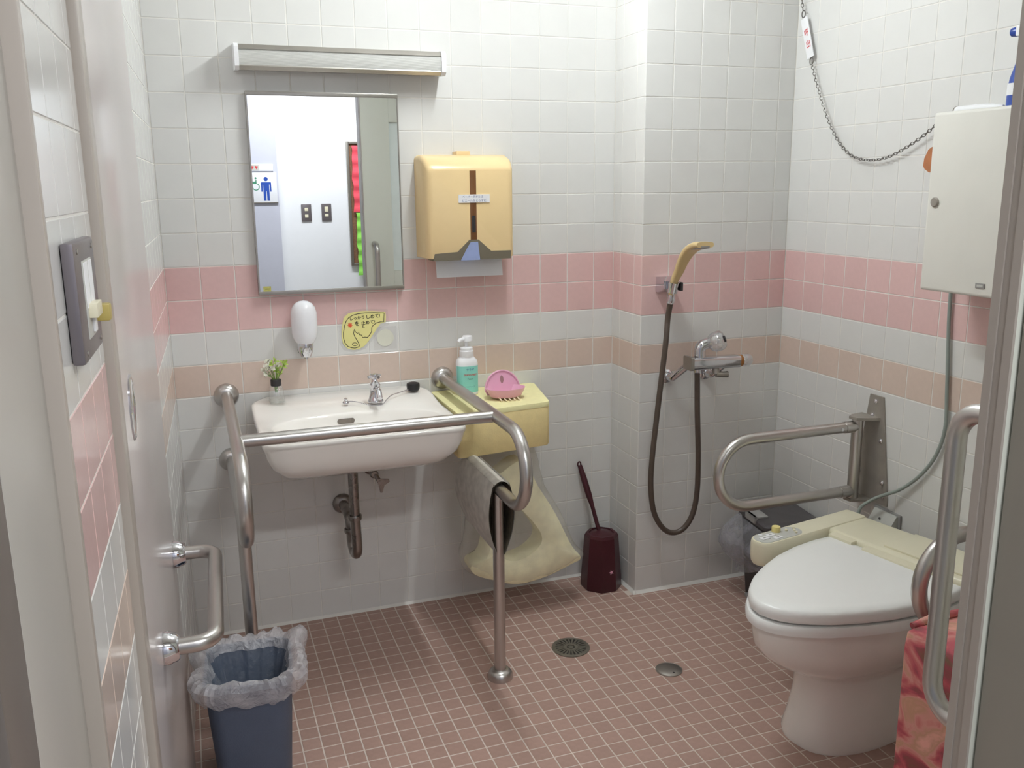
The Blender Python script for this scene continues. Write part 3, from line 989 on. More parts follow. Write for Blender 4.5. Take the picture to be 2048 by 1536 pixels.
rings.append(outring(1.0, 0.493, -0.25, 0, lambda x, y: rimz(y) - 0.010))
rings.append(outring(0.998, 0.493, -0.25, 0, lambda x, y: rimz(y) - 0.004))
rings.append(outring(0.988, 0.493, -0.25, 0, lambda x, y: rimz(y) - 0.0005))
rings.append(outring(0.965, 0.493, -0.25, 0, lambda x, y: rimz(y)))
def ell(a, b, cy, z, bl=0.0, zf=None):
    r = []
    for th in TH:
        c, s = math.cos(th), math.sin(th)
        q = 1.0 / ((abs(c) / a) ** 2.4 + (abs(s) / b) ** 2.4) ** (1 / 2.4)
        x, y = bcx + q * c, cy + q * s
        r.append((x, y, zf(x, y) if zf else z))
    return r
rings.append(ell(0.248, 0.146, bcy, 0, zf=lambda x, y: rimz(y) - 0.0003))
rings.append(ell(0.243, 0.141, bcy, 0, zf=lambda x, y: rimz(y) - 0.0035))
rings.append(ell(0.238, 0.136, bcy, 0.752))
rings.append(ell(0.228, 0.126, bcy - 0.003, 0.728))
rings.append(ell(0.192, 0.098, bcy - 0.008, 0.690))
rings.append(ell(0.150, 0.075, bcy - 0.008, 0.655))
rings.append(ell(0.080, 0.045, bcy - 0.005, 0.640))
rings.append(ell(0.022, 0.022, bcy, 0.636))
mb = MB()
mb.ring_loft(rings)
part(mb, 'bowl', PORC, t, smooth=60)
# overflow slot: dark plug on the rear slope, the hole's shade put into its colour
sl = rrect(-0.026, 0.026, -0.0075, 0.0075, 0.0072, 5)
of = frame((0.478, -0.2345, 0.742), (1, 0, 0), (0, 0.40, 0.92))
mb = MB()
mb.ring_loft([[of @ Vector((a, b, -0.004)) for a, b in sl], [of @ Vector((a, b, 0.0012)) for a, b in sl]])
part(mb, 'overflow_slot', pbr('dark overflow hole', (118, 108, 98), 0.6), t, 'dark oval overflow slot')
part(MB().lathe([(0.0, 0.637), (0.016, 0.637), (0.020, 0.639), (0.021, 0.637)], (bcx, bcy, 0), seg=20, cap=False), 'drain_ring', CHROME, t)

# tap
fx_, fy_ = 0.583, -0.168
zr = 0.7775
t = thing('basin_tap', 'small chrome tap with cross handle on the basin ledge', 'tap', (fx_, fy_, zr))
part(MB().lathe([(0.024, zr), (0.0245, zr + 0.004), (0.021, zr + 0.010), (0.0165, zr + 0.030), (0.0150, zr + 0.046), (0.0165, zr + 0.054), (0.013, zr + 0.060), (0.009, zr + 0.064), (0.0075, zr + 0.076)], (fx_, fy_, 0), seg=24), 'body', CHROME, t)
part(MB().tube(rounded([(fx_, fy_, zr + 0.040), (fx_, fy_ - 0.050, zr + 0.046), (fx_, fy_ - 0.068, zr + 0.024)], 0.014, 6), [0.0095] * 8 + [0.0085], 14), 'spout', CHROME, t)
h = part(MB().lathe([(0.010, zr + 0.074), (0.012, zr + 0.080), (0.010, zr + 0.088), (0, zr + 0.090)], (fx_, fy_, 0), seg=18, cap=False).tube([(fx_ - 0.022, fy_ - 0.008, zr + 0.081), (fx_ + 0.018, fy_ + 0.007, zr + 0.081)], 0.005, 10).tube([(fx_ + 0.008, fy_ - 0.022, zr + 0.081), (fx_ - 0.007, fy_ + 0.018, zr + 0.081)], 0.005, 10), 'cross_handle', CHROME, t)
# plug on a ball chain
t = thing('basin_plug', 'black rubber plug on a bead chain lying on the basin ledge', 'plug', (0.722, -0.09, 0.783))
part(MB().lathe([(0.0, 0.7845), (0.017, 0.7845), (0.0205, 0.789), (0.0215, 0.802), (0.020, 0.808), (0.012, 0.811), (0, 0.812)], (0.722, -0.088, 0), seg=24, cap=False), 'stopper', BLACK, t)
pts = spline([(0.704, -0.096, 0.790), (0.672, -0.115, 0.7875), (0.640, -0.135, 0.785), (0.618, -0.172, 0.7825), (0.592, -0.216, 0.7775), (0.560, -0.210, 0.7775), (0.522, -0.168, 0.782), (0.498, -0.160, 0.784)], 10)
mb = MB()
for i, p in enumerate(pts):
    if i % 1 == 0:
        bmesh.ops.create_icosphere(mb.bm, subdivisions=1, radius=0.0021, matrix=Matrix.Translation(p))
part(mb, 'bead_chain', CHROME, t)
part(MB().lathe([(0.010, 0.7785), (0.010, 0.782), (0.005, 0.788), (0.006, 0.793), (0, 0.796)], (0.492, -0.158, 0), seg=18), 'chain_stay', CHROME, t)

# flower bottle
vx, vy, vz = 0.293, -0.085, 0.7835
t = thing('flower_vase', 'small glass bottle with white flowers on the basin corner', 'vase', (vx, vy, vz))
mb = MB()
mb.ring_loft([[(vx + a, vy + b, vz + z) for a, b in rrect(-h_, h_, -h_, h_, 0.004, 2)] for h_, z in ((0.0225, 0.0005), (0.0235, 0.002), (0.0225, 0.020), (0.0195, 0.044), (0.016, 0.052), (0.013, 0.054))])
part(mb, 'glass_body', GLASSB, t, 'clear square glass body')
part(MB().box(vx - 0.020, vx + 0.020, vy - 0.020, vy + 0.020, vz + 0.0025, vz + 0.007), 'water', film('still water', (215, 222, 214), 0.25, 0.05), t, smooth=0)
part(MB().lathe([(0.0155, vz + 0.052), (0.0165, vz + 0.054), (0.0165, vz + 0.070), (0.0155, vz + 0.072), (0.012, vz + 0.072)], (vx, vy, 0), seg=22), 'collar', BLACKP, t, 'black screw collar')
mb = MB()
rnd = random.Random(3)
heads = [(-0.028, 0.112, FLOW), (-0.020, 0.124, FLOW), (-0.032, 0.098, FLOW), (-0.012, 0.108, FLOW), (0.008, 0.116, FLOW), (-0.024, 0.088, FLOW),
         (0.002, 0.130, GREEN), (0.012, 0.100, GREEN), (0.024, 0.108, GREEN), (0.002, 0.094, GREEN), (-0.008, 0.122, GREEN), (0.028, 0.120, GREEN), (0.014, 0.086, GREEN)]
for a, zz, m in heads:
    yy = rnd.uniform(-0.014, 0.014)
    part(MB().tube(spline([(vx + a * 0.1, vy, vz + 0.03), (vx + a * 0.3, vy + yy * 0.3, vz + 0.075), (vx + a, vy + yy, vz + zz)], 4), 0.0010, 6), 'stem', GREEND, t)
for a, zz, m in heads:
    yy = rnd.uniform(-0.014, 0.014)
    q = MB()
    c = Vector((vx + a, vy + yy, vz + zz))
    for k in range(7):
        ax = Vector((rnd.uniform(-1, 1), rnd.uniform(-1, 1), rnd.uniform(-0.3, 1))).normalized()
        s = ax.orthogonal().normalized()
        L = 0.016 if m is FLOW else 0.016
        wv = 0.007 if m is FLOW else 0.0045
        q.face([c, c + ax * L * 0.5 + s * wv, c + ax * L, c + ax * L * 0.5 - s * wv])
    part(q, 'blossom' if m is FLOW else 'leaf_tuft', m, t)

# ------------------------------------------------------------------ grab rails round the basin
RL, RR = 0.148, 0.843
ZU, ZL = 0.800, 0.592
t = thing('basin_grab_rail', 'stainless steel U rails with cross bar and floor posts around the basin', 'grab rail', (0.495, -0.4, 0))
rt = 0.0170
for x in (RL, RR):
    part(MB().tube(rounded([(x, -0.004, ZU), (x, -0.805, ZU), (x, -0.805, ZL), (x, -0.004, ZL)], 0.1035, 12), rt, 20), 'side_rail', STEEL, t)
    part(MB().tube([(x, -0.572, ZL - 0.012), (x, -0.572, 0.012)], rt * 0.97, 20), 'floor_post', STEEL, t)
    part(MB().lathe([(0.037, 0.0), (0.0375, 0.004), (0.036, 0.016), (0.030, 0.025), (0.022, 0.029), (0.017, 0.030)], (x, -0.572, 0), seg=28), 'post_foot', STEEL, t)
    for z in (ZU, ZL):
        part(MB().lathe([(0.0375, 0.0006), (0.0375, 0.006), (0.034, 0.015), (0.027, 0.021), (0.019, 0.024)], (x, 0, z), axis='-y', seg=28), 'wall_flange', STEEL, t)
part(MB().tube([(RL + 0.010, -0.563, ZU), (RR - 0.010, -0.563, ZU)], rt * 0.98, 20), 'cross_bar', STEEL, t)

# drain pipe and stop valve under the basin
px_, py_ = 0.493, -0.215
t = thing('drain_trap', 'tarnished drain pipe with trap under the washbasin', 'pipe', (px_, 0, 0.30))
part(MB().tube([(px_, py_, 0.600), (px_, py_, 0.425)], 0.0155, 18), 'tailpiece', OLDCHROME, t)
part(MB().lathe([(0.020, 0.574), (0.021, 0.580), (0.021, 0.592), (0.019, 0.597)], (px_, py_, 0), seg=20).lathe([(0.024, 0.5965), (0.026, 0.600)], (px_, py_, 0), seg=20), 'slip_nut', OLDCHROME, t)
part(MB().tube(rounded([(px_, py_, 0.430), (px_ + 0.003, py_, 0.293), (px_ - 0.001, py_ + 0.072, 0.293), (px_ - 0.004, py_ + 0.072, 0.400), (px_ - 0.004, -0.002, 0.400)], [0.034, 0.034, 0.026], 8), 0.0165, 18), 'trap_bend', OLDCHROME, t)
part(MB().lathe([(0.0205, 0.418), (0.0215, 0.421), (0.0215, 0.431), (0.0205, 0.434)], (px_, py_, 0), seg=20), 'union_nut', OLDCHROME, t)
part(MB().lathe([(0.0205, 0.350), (0.0215, 0.353), (0.0215, 0.361), (0.0205, 0.364)], (px_ - 0.003, py_ + 0.072, 0), seg=20), 'union_nut', OLDCHROME, t)
part(MB().lathe([(0.034, 0.0006), (0.034, 0.004), (0.029, 0.012), (0.021, 0.016), (0.017, 0.017)], (px_ - 0.004, 0, 0.400), axis='-y', seg=26), 'wall_flange', OLDCHROME, t)
t = thing('stop_valve', 'small chrome stop valve with fan handle right of the drain pipe', 'valve', (0.59, 0, 0.49))
part(MB().lathe([(0.022, 0.0006), (0.022, 0.004), (0.014, 0.009), (0.011, 0.010), (0.011, 0.060), (0.014, 0.062), (0.014, 0.076), (0.010, 0.080)], (0.585, 0, 0.512), axis='-y', seg=20), 'valve_body', OLDCHROME, t)
part(MB().tube([(0.585, -0.055, 0.512), (0.585, -0.055, 0.60)], 0.006, 12), 'riser', OLDCHROME, t)
part(MB().prism([(0.594, 0.500), (0.606, 0.498), (0.634, 0.494), (0.636, 0.486), (0.618, 0.476), (0.611, 0.452), (0.604, 0.452), (0.600, 0.476)], lambda a, b: Vector((a - 0.004, -0.084, b)), lambda a, b: Vector((a - 0.004, -0.092, b))), 'fan_handle', OLDCHROME, t)
part(MB().tube([(0.588, -0.074, 0.510), (0.600, -0.087, 0.488)], 0.008, 12), 'handle_neck', OLDCHROME, t)

# ------------------------------------------------------------------ foam block and things on it
t = thing('foam_block', 'yellow foam block wedged between basin rail and wall', 'foam block', (0.98, -0.15, 0.612))
FB = [(0.800, -0.004), (1.172, -0.004), (1.118, -0.286), (0.800, -0.330)]
def fbr(pts, ins, z, r=0.018):
    out = []
    n = len(pts)
    cx = sum(p[0] for p in pts) / n
    cy = sum(p[1] for p in pts) / n
    P = [Vector((p[0] + (cx - p[0]) * ins, p[1] + (cy - p[1]) * ins, 0)) for p in pts]
    for i in range(n):
        a, b, c = P[i - 1], P[i], P[(i + 1) % n]
        d1, d2 = (a - b).normalized(), (c - b).normalized()
        for k in range(5):
            f = k / 4
            q = b + d1 * r * (1 - f) ** 2 + d2 * r * f ** 2
            out.append((q.x, q.y, z))
    return out
part(MB().ring_loft([fbr(FB, 0.012, 0.612), fbr(FB, 0.0, 0.616), fbr(FB, 0.0, 0.738), fbr(FB, 0.004, 0.7395)]), 'block', pbr('ochre yellow foam', (234, 214, 156), 0.8, var=0.04, vscale=40, bump=0.3, bscale=250), t)
part(MB().ring_loft([fbr(FB, -0.004, 0.740), fbr(FB, -0.006, 0.743), fbr(FB, -0.006, 0.752), fbr(FB, 0.0, 0.7555)]), 'top_sheet', FOAM, t, 'paler yellow foam top sheet')

bx_, by_, bz_ = 0.905, -0.085, 0.756
t = thing('soap_bottle', 'white pump bottle with turquoise label standing on the foam block', 'bottle', (bx_, by_, bz_))
def brings(spec):
    R = []
    for rx, ry, z in spec:
        R.append([(bx_ + rx * math.copysign(abs(math.cos(a)) ** 0.75, math.cos(a)), by_ + ry * math.copysign(abs(math.sin(a)) ** 0.75, math.sin(a)), bz_ + z) for a in [2 * PI * k / 32 for k in range(32)]])
    return R
part(MB().ring_loft(brings([(0.032, 0.025, 0), (0.0355, 0.028, 0.003), (0.0355, 0.028, 0.106), (0.034, 0.0265, 0.114), (0.028, 0.023, 0.121), (0.0235, 0.021, 0.124), (0.0232, 0.021, 0.127)])), 'body', WHITEP, t)
lb = []
for z in (0.010, 0.098):
    lb.append([(bx_ + 0.0361 * math.copysign(abs(math.cos(a)) ** 0.75, math.cos(a)), by_ + 0.0286 * math.copysign(abs(math.sin(a)) ** 0.75, math.sin(a)), bz_ + z) for a in [PI * 1.03 + 0.94 * PI * k / 20 for k in range(21)]])
lab = part(MB().ring_loft(lb, False, False, closed=False), 'label', TEAL, t, 'turquoise printed label')
lf = lambda z, dx=0: frame((bx_ + 0.003 + dx, by_ - 0.0292, bz_ + z), (1, 0, 0), (0, 0, 1))
lettering('サラヤ', INKB, lab, lf(0.087), width=0.026)
lettering('SHAVONET', RED, lab, lf(0.070), width=0.044, bold=0.0004)
lettering('Foam', INK, lab, lf(0.056), width=0.018)
lettering('ハンドソープ', INKB, lab, lf(0.030), width=0.030)
part(MB().lathe([(0.0225, 0.126), (0.0235, 0.128), (0.0235, 0.146), (0.0215, 0.148), (0.0215, 0.156), (0.018, 0.158), (0.008, 0.160)], (bx_, by_, bz_), seg=26), 'collar', WHITEP, t)
part(MB().lathe([(0.006, 0.158), (0.006, 0.176)], (bx_, by_, bz_), seg=14), 'pump_stem', WHITEP, t)
part(MB().lathe([(0.011, 0.174), (0.0165, 0.178), (0.0165, 0.192), (0.015, 0.195), (0, 0.196)], (bx_ + 0.004, by_, bz_), seg=22, cap=False).tube([(bx_ - 0.006, by_ - 0.004, bz_ + 0.186), (bx_ - 0.024, by_ - 0.010, bz_ + 0.184), (bx_ - 0.030, by_ - 0.012, bz_ + 0.178)], [0.007, 0.006, 0.005], 12), 'pump_head', WHITEP, t)

t = thing('soap_dish', 'pink plastic soap dish with round back on the foam block', 'soap dish', (1.0, -0.19, 0.756))
dx_, dy_, dz_ = 1.002, -0.190, 0.756
arc = [(0.060 * math.cos(a), 0.060 * math.sin(a) * 1.05) for a in [PI * k / 20 for k in range(21)]]
poly = [(0.060, 0.0)] + arc[1:-1] + [(-0.060, 0.0), (-0.053, -0.014), (0.053, -0.014)]
fb_ = lambda d: (lambda a, b: Vector((dx_ + a, dy_ + 0.030 + 0.20 * b - d, dz_ + 0.022 + b)))
part(MB().prism(poly, fb_(0.0), fb_(0.003)), 'back_plate', PINKP, t)
rim = [(0.0565 * math.cos(a), 0.0565 * math.sin(a) * 1.05) for a in [PI * k / 20 for k in range(21)]]
part(MB().tube([fb_(0.004)(a * 1.04, b * 1.04) for a, b in rim], 0.0032, 8), 'rim', PINKP, t)
hole = [(0.006 * math.cos(k * PI / 6), 0.034 + 0.013 * math.sin(k * PI / 6)) for k in range(12)]
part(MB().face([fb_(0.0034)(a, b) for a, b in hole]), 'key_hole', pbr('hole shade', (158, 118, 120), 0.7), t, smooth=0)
tray = lambda sc, z: [(dx_ + 0.066 * sc * math.cos(a), dy_ - 0.004 + 0.044 * sc * math.sin(a), dz_ + z) for a in [2 * PI * k / 32 for k in range(32)]]
part(MB().ring_loft([tray(0.66, 0.006), tray(0.80, 0.010), tray(1.0, 0.036), tray(0.97, 0.036), tray(0.78, 0.014), tray(0.4, 0.012)]), 'tray', PINKP, t)
for k in range(5):
    xx = dx_ - 0.032 + 0.015 * k
    part(MB().tube([(xx, dy_ - 0.026, dz_ + 0.011), (xx + 0.004, dy_ - 0.050, dz_ + 0.0025)], 0.0022, 8), 'peg', PEGY, t)

# mat folded over the lower right rail
t = thing('rubber_mat', 'grey white mat folded over the lower right basin rail', 'mat', (RR, -0.45, 0.38))
prof = []
for f in [k / 14 for k in range(15)]:
    z = (ZL + 0.019) - f * 0.215
    hw = 0.0205 * (1 - f) + 0.010 * f + 0.003 + 0.020 * math.sin(PI * min(1, f * 1.02)) ** 0.9
    prof.append((hw, z))
half = [(-hw, z) for hw, z in reversed(prof)]
topc = [(0.0235 * math.sin(q), ZL + 0.0035 + 0.0225 * math.cos(q)) for q in [-1.25 + 2.5 * k / 8 for k in range(9)]]
full = half + topc + [(hw, z) for hw, z in prof]
def mat_rings(off):
    R = []
    for k in range(13):
        f = k / 12
        y = -0.594 + f * 0.300
        row = []
        for a, z in full:
            d = max(0, (ZL - z) / 0.21)
            yy = y + (0.5 - f) * 0.02 * d * d + f * 0.05 * math.sin(PI * d * 0.9)
            row.append((RR + 0.004 + a - math.copysign(off, a) * (0 if abs(a) < 0.003 else 1), yy, z - off))
        R.append(row)
    return R
part(MB().ring_loft(mat_rings(0), False, False, closed=False), 'outer_skin', MATW, t)
part(MB().ring_loft(mat_rings(0.0035), False, False, closed=False), 'lining', MATI, t, 'dark mottled underside')

# clear bag with a yellow foam ring hanging behind the mat
t = thing('plastic_bag', 'clear plastic bag holding a yellow foam ring below the foam block', 'bag', (1.05, -0.17, 0.10))
bagpts = [(0.870, 0.596), (0.98, 0.598), (1.095, 0.594), (1.135, 0.458), (1.199, 0.342), (1.255, 0.215), (1.290, 0.172), (1.262, 0.148), (1.143, 0.108), (1.032, 0.096), (0.94, 0.130), (0.865, 0.165), (0.842, 0.215), (0.858, 0.275), (0.872, 0.40)]
bp = spline([(a, 0, b) for a, b in bagpts] + [(bagpts[0][0], 0, bagpts[0][1])], 5)[:-1]
bc = Vector((1.03, 0, 0.30))
def bagring(s, y, wob):
    out = []
    for i, p in enumerate(bp):
        q = bc + (p - bc) * s
        nz = noise.noise(Vector((q.x * 18, y * 20, q.z * 18))) * wob
        out.append((q.x, y + nz, q.z))
    return out
part(MB().ring_loft([bagring(0.35, -0.258, 0.012), bagring(0.6, -0.252, 0.016), bagring(0.82, -0.235, 0.016), bagring(0.95, -0.205, 0.012), bagring(1.0, -0.17, 0.008), bagring(0.95, -0.125, 0.010), bagring(0.80, -0.095, 0.010), bagring(0.5, -0.080, 0.008)]), 'bag_film', BAG, t, smooth=80)
ringp = [(0.955, 0.500), (1.05, 0.545), (1.105, 0.450), (1.165, 0.350), (1.225, 0.225), (1.262, 0.172), (1.225, 0.153), (1.13, 0.122), (1.03, 0.112), (0.95, 0.138), (0.880, 0.170), (0.868, 0.205), (0.915, 0.235), (0.935, 0.36)]
holep = [(0.995, 0.34), (1.03, 0.385), (1.068, 0.350), (1.092, 0.318), (1.112, 0.285), (1.115, 0.255), (1.095, 0.228), (1.06, 0.208), (1.025, 0.200), (0.995, 0.206), (0.975, 0.222), (0.968, 0.240), (0.970, 0.265), (0.980, 0.30)]
def cl3(P, y, s=1.0, c=None):
    sp = spline([(a, y, b) for a, b in P] + [(P[0][0], y, P[0][1])], 4)[:-1]
    return sp
o0, o1 = cl3(ringp, -0.215), cl3(ringp, -0.135)
h0, h1 = cl3(holep, -0.222), cl3(holep, -0.130)
def mix(A, B, f, dy):
    return [a.lerp(b, f) + Vector((0, dy, 0)) for a, b in zip(A, B)]
part(MB().ring_loft([mix(o1, h1, 0, 0), mix(o0, h0, 0, 0), mix(o0, h0, 0.18, -0.012), mix(o0, h0, 0.6, -0.014), mix(o0, h0, 0.9, -0.004), h0, h1, mix(o1, h1, 0, 0)], False, False), 'foam_ring', FOAMB, t, 'pale yellow foam ring with a hole')

# toilet brush
t = thing('toilet_brush', 'maroon toilet brush in an eight sided holder in the corner', 'toilet brush', (1.392, -0.105, 0))
def octr(r, z, rot=PI / 8):
    return [(1.392 + r * math.cos(rot + k * PI / 4), -0.105 + r * math.sin(rot + k * PI / 4), z) for k in range(8)]
part(MB().ring_loft([octr(0.072, 0.0), octr(0.074, 0.006), octr(0.072, 0.05), octr(0.061, 0.195), octr(0.056, 0.205), octr(0.046, 0.206), octr(0.042, 0.190)]), 'holder', MAROON, t, smooth=20)
part(MB().lathe([(0.010, 0.19), (0.043, 0.192), (0.043, 0.203), (0.012, 0.212)], (1.392, -0.105, 0), seg=24), 'lid', MAROON, t)
part(MB().tube([(1.390, -0.100, 0.19), (1.372, -0.068, 0.295), (1.365, -0.056, 0.33), (1.352, -0.034, 0.395), (1.343, -0.020, 0.438)], [0.0075, 0.0075, 0.0115, 0.0115, 0.0085], 14), 'handle', MAROON, t)
part(MB().tube([(1.343 + 0.006 * math.cos(a) - 0.002, -0.020, 0.442 + 0.009 * math.sin(a)) for a in [2 * PI * k / 14 for k in range(15)]], 0.0028, 8), 'hanging_loop', MAROON, t)
part(MB().face([(1.402 + 0.010 * math.cos(k * PI / 5) * (1 if k % 2 else 0.45), -0.1765 + 0.006, 0.075 + 0.010 * math.sin(k * PI / 5) * (1 if k % 2 else 0.45)) for k in range(10)]), 'emblem', PINKP, t, 'small pale emblem', smooth=0)

# ------------------------------------------------------------------ shower fittings on the pillar
yP = -PD
t = thing('shower_bracket', 'chrome wall bracket holding the hand shower', 'bracket', (1.555, yP, 1.10))
part(MB().prism([(yP - 0.0006, 1.128), (yP - 0.02, 1.130), (yP - 0.055, 1.118), (yP - 0.055, 1.092), (yP - 0.02, 1.078), (yP - 0.0006, 1.078)], lambda a, b: Vector((1.530, a, b)), lambda a, b: Vector((1.580, a, b))), 'wedge_body', CHROME, t, smooth=20)
hb = Vector((1.553, -0.287, 1.10))
hax = Vector((0, -0.28, 0.96)).normalized()
part(MB().lathe([(0.0125, -0.018), (0.0165, -0.018), (0.0185, 0.018), (0.0145, 0.018)], hb, axis=hax, seg=22, cap=False), 'holder_ring', CHROME, t)
part(MB().box(1.571, 1.580, -0.305, -0.272, 1.088, 1.116, 0.002), 'side_button', BLACKP, t)
t = thing('hand_shower', 'yellow curved hand shower on a long brown grey hose', 'shower', (1.555, -0.29, 1.06))
path = spline([hb - hax * 0.025, hb + hax * 0.02, (1.555, -0.318, 1.155), (1.556, -0.345, 1.195), (1.557, -0.382, 1.226), (1.559, -0.428, 1.243), (1.560, -0.462, 1.246)], 6)
rings = []
n = len(path)
for i, p in enumerate(path):
    f = i / (n - 1)
    tg = (path[min(i + 1, n - 1)] - path[max(i - 1, 0)]).normalized()
    sd = Vector((1, 0, 0))
    nm = tg.cross(sd).normalized()
    hw = 0.0110 + 0.019 * max(0, min(1, (f - 0.10) / 0.75)) ** 1.2
    ht = 0.0100 + 0.001 * f - 0.002 * max(0, f - 0.8) * 5
    rings.append([p + sd * hw * math.copysign(abs(math.cos(a)) ** 0.6, math.cos(a)) + nm * ht * math.copysign(abs(math.sin(a)) ** 0.6, math.sin(a)) for a in [2 * PI * k / 24 for k in range(24)]])
hd = part(MB().ring_loft(rings), 'handle', YELSH, t, 'ivory yellow curved handle')
tg = (path[-1] - path[-9]).normalized()
fc = path[-6]
nm = tg.cross(Vector((1, 0, 0))).normalized()
if nm.z > 0:
    nm = -nm
part(MB().prism(rrect(-0.021, 0.021, -0.030, 0.028, 0.008, 4), lambda a, b: fc + Vector((a, 0, 0)) + tg * b + nm * 0.006, lambda a, b: fc + Vector((a, 0, 0)) * 0.96 + tg * b * 0.96 + nm * 0.0125), 'spray_face', GREYP, t, 'grey spray face')
part(MB().lathe([(0.0125, -0.056), (0.0125, -0.040), (0.0105, -0.036), (0.0105, -0.02)], hb, axis=hax, seg=18), 'hose_nut', CHROME, t)
he = hb - hax * 0.054
hose = spline([he, he + Vector((-0.002, 0.012, -0.06)), (1.540, -0.270, 0.908), (1.517, -0.268, 0.68), (1.499, -0.270, 0.50), (1.498, -0.272, 0.40), (1.512, -0.275, 0.318), (1.545, -0.280, 0.262), (1.582, -0.285, 0.243), (1.620, -0.290, 0.256), (1.650, -0.295, 0.305), (1.662, -0.300, 0.39), (1.656, -0.308, 0.53), (1.642, -0.316, 0.68), (1.634, -0.320, 0.812)], 8)
part(MB().tube(hose, 0.0095, 14), 'hose', HOSE, t, 'long brown grey hose loop')

t = thing('shower_mixer', 'chrome thermostatic shower mixer with clear knobs on the pillar', 'mixer tap', (1.68, yP, 0.78))
yM = -0.322
for xx, lab in ((1.590, 0), (1.742, 1)):
    part(MB().lathe([(0.024, 0.0006), (0.024, 0.006), (0.017, 0.013), (0.012, 0.015)], (xx - 0.012, yP, 0.787), axis='-y', seg=22), 'wall_flange', CHROME, t)
    part(MB().tube(rounded([(xx - 0.012, yP - 0.006, 0.787), (xx - 0.012, yP - 0.040, 0.787), (xx + 0.026, yM + 0.014, 0.846)], 0.012, 6), 0.0125, 14), 'crank_leg', CHROME, t)
part(MB().prism(rrect(-0.024, 0.024, -0.0205, 0.0205, [0.006, 0.006, 0.012, 0.012], 4), lambda a, b: Vector((1.606, yM + a, 0.848 + b)), lambda a, b: Vector((1.786, yM + a, 0.844 + b))), 'body', CHROME, t)
part(MB().prism(rrect(-0.026, 0.026, -0.0225, 0.0225, 0.006, 4), lambda a, b: Vector((1.594, yM + a, 0.850 + b)), lambda a, b: Vector((1.606, yM + a, 0.849 + b))), 'end_block', STEELD, t)
part(MB().lathe([(0.0195, 0.0), (0.0205, 0.003), (0.0205, 0.013), (0.0195, 0.016)], (1.786, yM, 0.844), axis='x', seg=26), 'scale_ring', pbr('orange scale ring', (170, 112, 52), 0.35, var=0.25, vscale=160), t, 'orange temperature scale ring')
part(MB().lathe([(0.018, 0.016), (0.021, 0.020), (0.021, 0.044), (0.017, 0.051), (0, 0.052)], (1.786, yM, 0.844), axis='x', seg=10), 'temperature_knob', ACRYL, t, 'clear faceted knob')
part(MB().tube(rounded([(1.640, yM, 0.862), (1.640, yM, 0.905), (1.672, yM - 0.006, 0.915)], 0.020, 6), [0.020] + [0.0185] * 7 + [0.017], 18), 'diverter_elbow', CHROME, t)
dk = Vector((0.75, -0.62, 0.42)).normalized()
part(MB().lathe([(0.016, 0.0), (0.026, 0.008), (0.033, 0.020), (0.034, 0.040), (0.031, 0.050), (0.025, 0.055)], Vector((1.668, yM - 0.006, 0.908)), axis=dk, seg=9), 'diverter_knob', ACRYL, t, 'clear faceted diverter knob')
part(MB().lathe([(0.011, 0.054), (0.011, 0.059), (0, 0.060)], Vector((1.668, yM - 0.006, 0.908)), axis=dk, seg=16, cap=False), 'knob_button', BLACKP, t)
part(MB().lathe([(0.013, -0.030), (0.013, -0.016)], (1.6335, -0.3205, 0.846), seg=18), 'hose_outlet', CHROME, t)
part(MB().tube([(1.704, yM + 0.004, 0.832), (1.704, yM - 0.002, 0.806)], 0.012, 14).tube([(1.704, yM - 0.002, 0.806), (1.728, yM - 0.008, 0.803), (1.744, yM - 0.010, 0.803)], [0.011, 0.010, 0.011], 14), 'stop_cock', STEELD, t)

# ------------------------------------------------------------------ right wall: cabinet, chain, cable, outlet
t = thing('wall_cabinet', 'ivory metal wall cabinet with a round lock on the right wall', 'cabinet', (1.96, -1.17, 1.152))
part(MB().box(1.905, XR - 0.0006, -1.362, -1.002, 1.152, 1.594, 0.006), 'body', IVORY, t)
dr = part(MB().box(1.882, 1.906, -1.366, -0.998, 1.150, 1.598, 0.009, 3), 'door', IVORY, t)
part(MB().lathe([(0.0125, 0.0), (0.0125, 0.004), (0.0105, 0.006), (0.0, 0.006)], (1.882, -1.028, 1.376), axis='-x', seg=26, cap=False), 'lock', PLATE, dr, 'round grey metal lock')
part(MB().box(1.8796, 1.8825, -1.2075, -1.180, 1.172, 1.184, 0.0005), 'badge', GREYP, dr, 'small grey badge')
part(MB().box(1.8790, 1.8797, -1.2025, -1.185, 1.1755, 1.1805), 'badge_plate', GREYL, dr)
t = thing('spray_bottle', 'blue spray bottle standing on the ivory cabinet', 'bottle', (1.955, -1.185, 1.594))
part(MB().lathe([(0.026, 1.5945), (0.030, 1.598), (0.030, 1.640), (0.027, 1.665), (0.020, 1.690), (0.012, 1.720), (0.012, 1.735)], (1.955, -1.186, 0), seg=24), 'body', BLUEC, t)
part(MB().lathe([(0.0304, 1.625), (0.0304, 1.652)], (1.955, -1.186, 0), seg=24, cap=False), 'label_band', PAPER, t)
part(MB().lathe([(0.014, 1.733), (0.014, 1.755), (0.010, 1.760)], (1.955, -1.186, 0), seg=18), 'collar', WHITEP, t)
part(MB().box(1.940, 1.970, -1.230, -1.164, 1.758, 1.784, 0.006), 'trigger_head', WHITEP, t)
part(MB().lathe([(0.010, 0), (0.012, 0.004), (0.010, 0.020), (0.006, 0.023)], (1.955, -1.165, 1.771), axis='y', seg=16), 'nozzle', BLUEC, t)
t = thing('rolled_cloth', 'white rolled cloth lying on top of the ivory cabinet', 'cloth', (1.95, -1.07, 1.594))
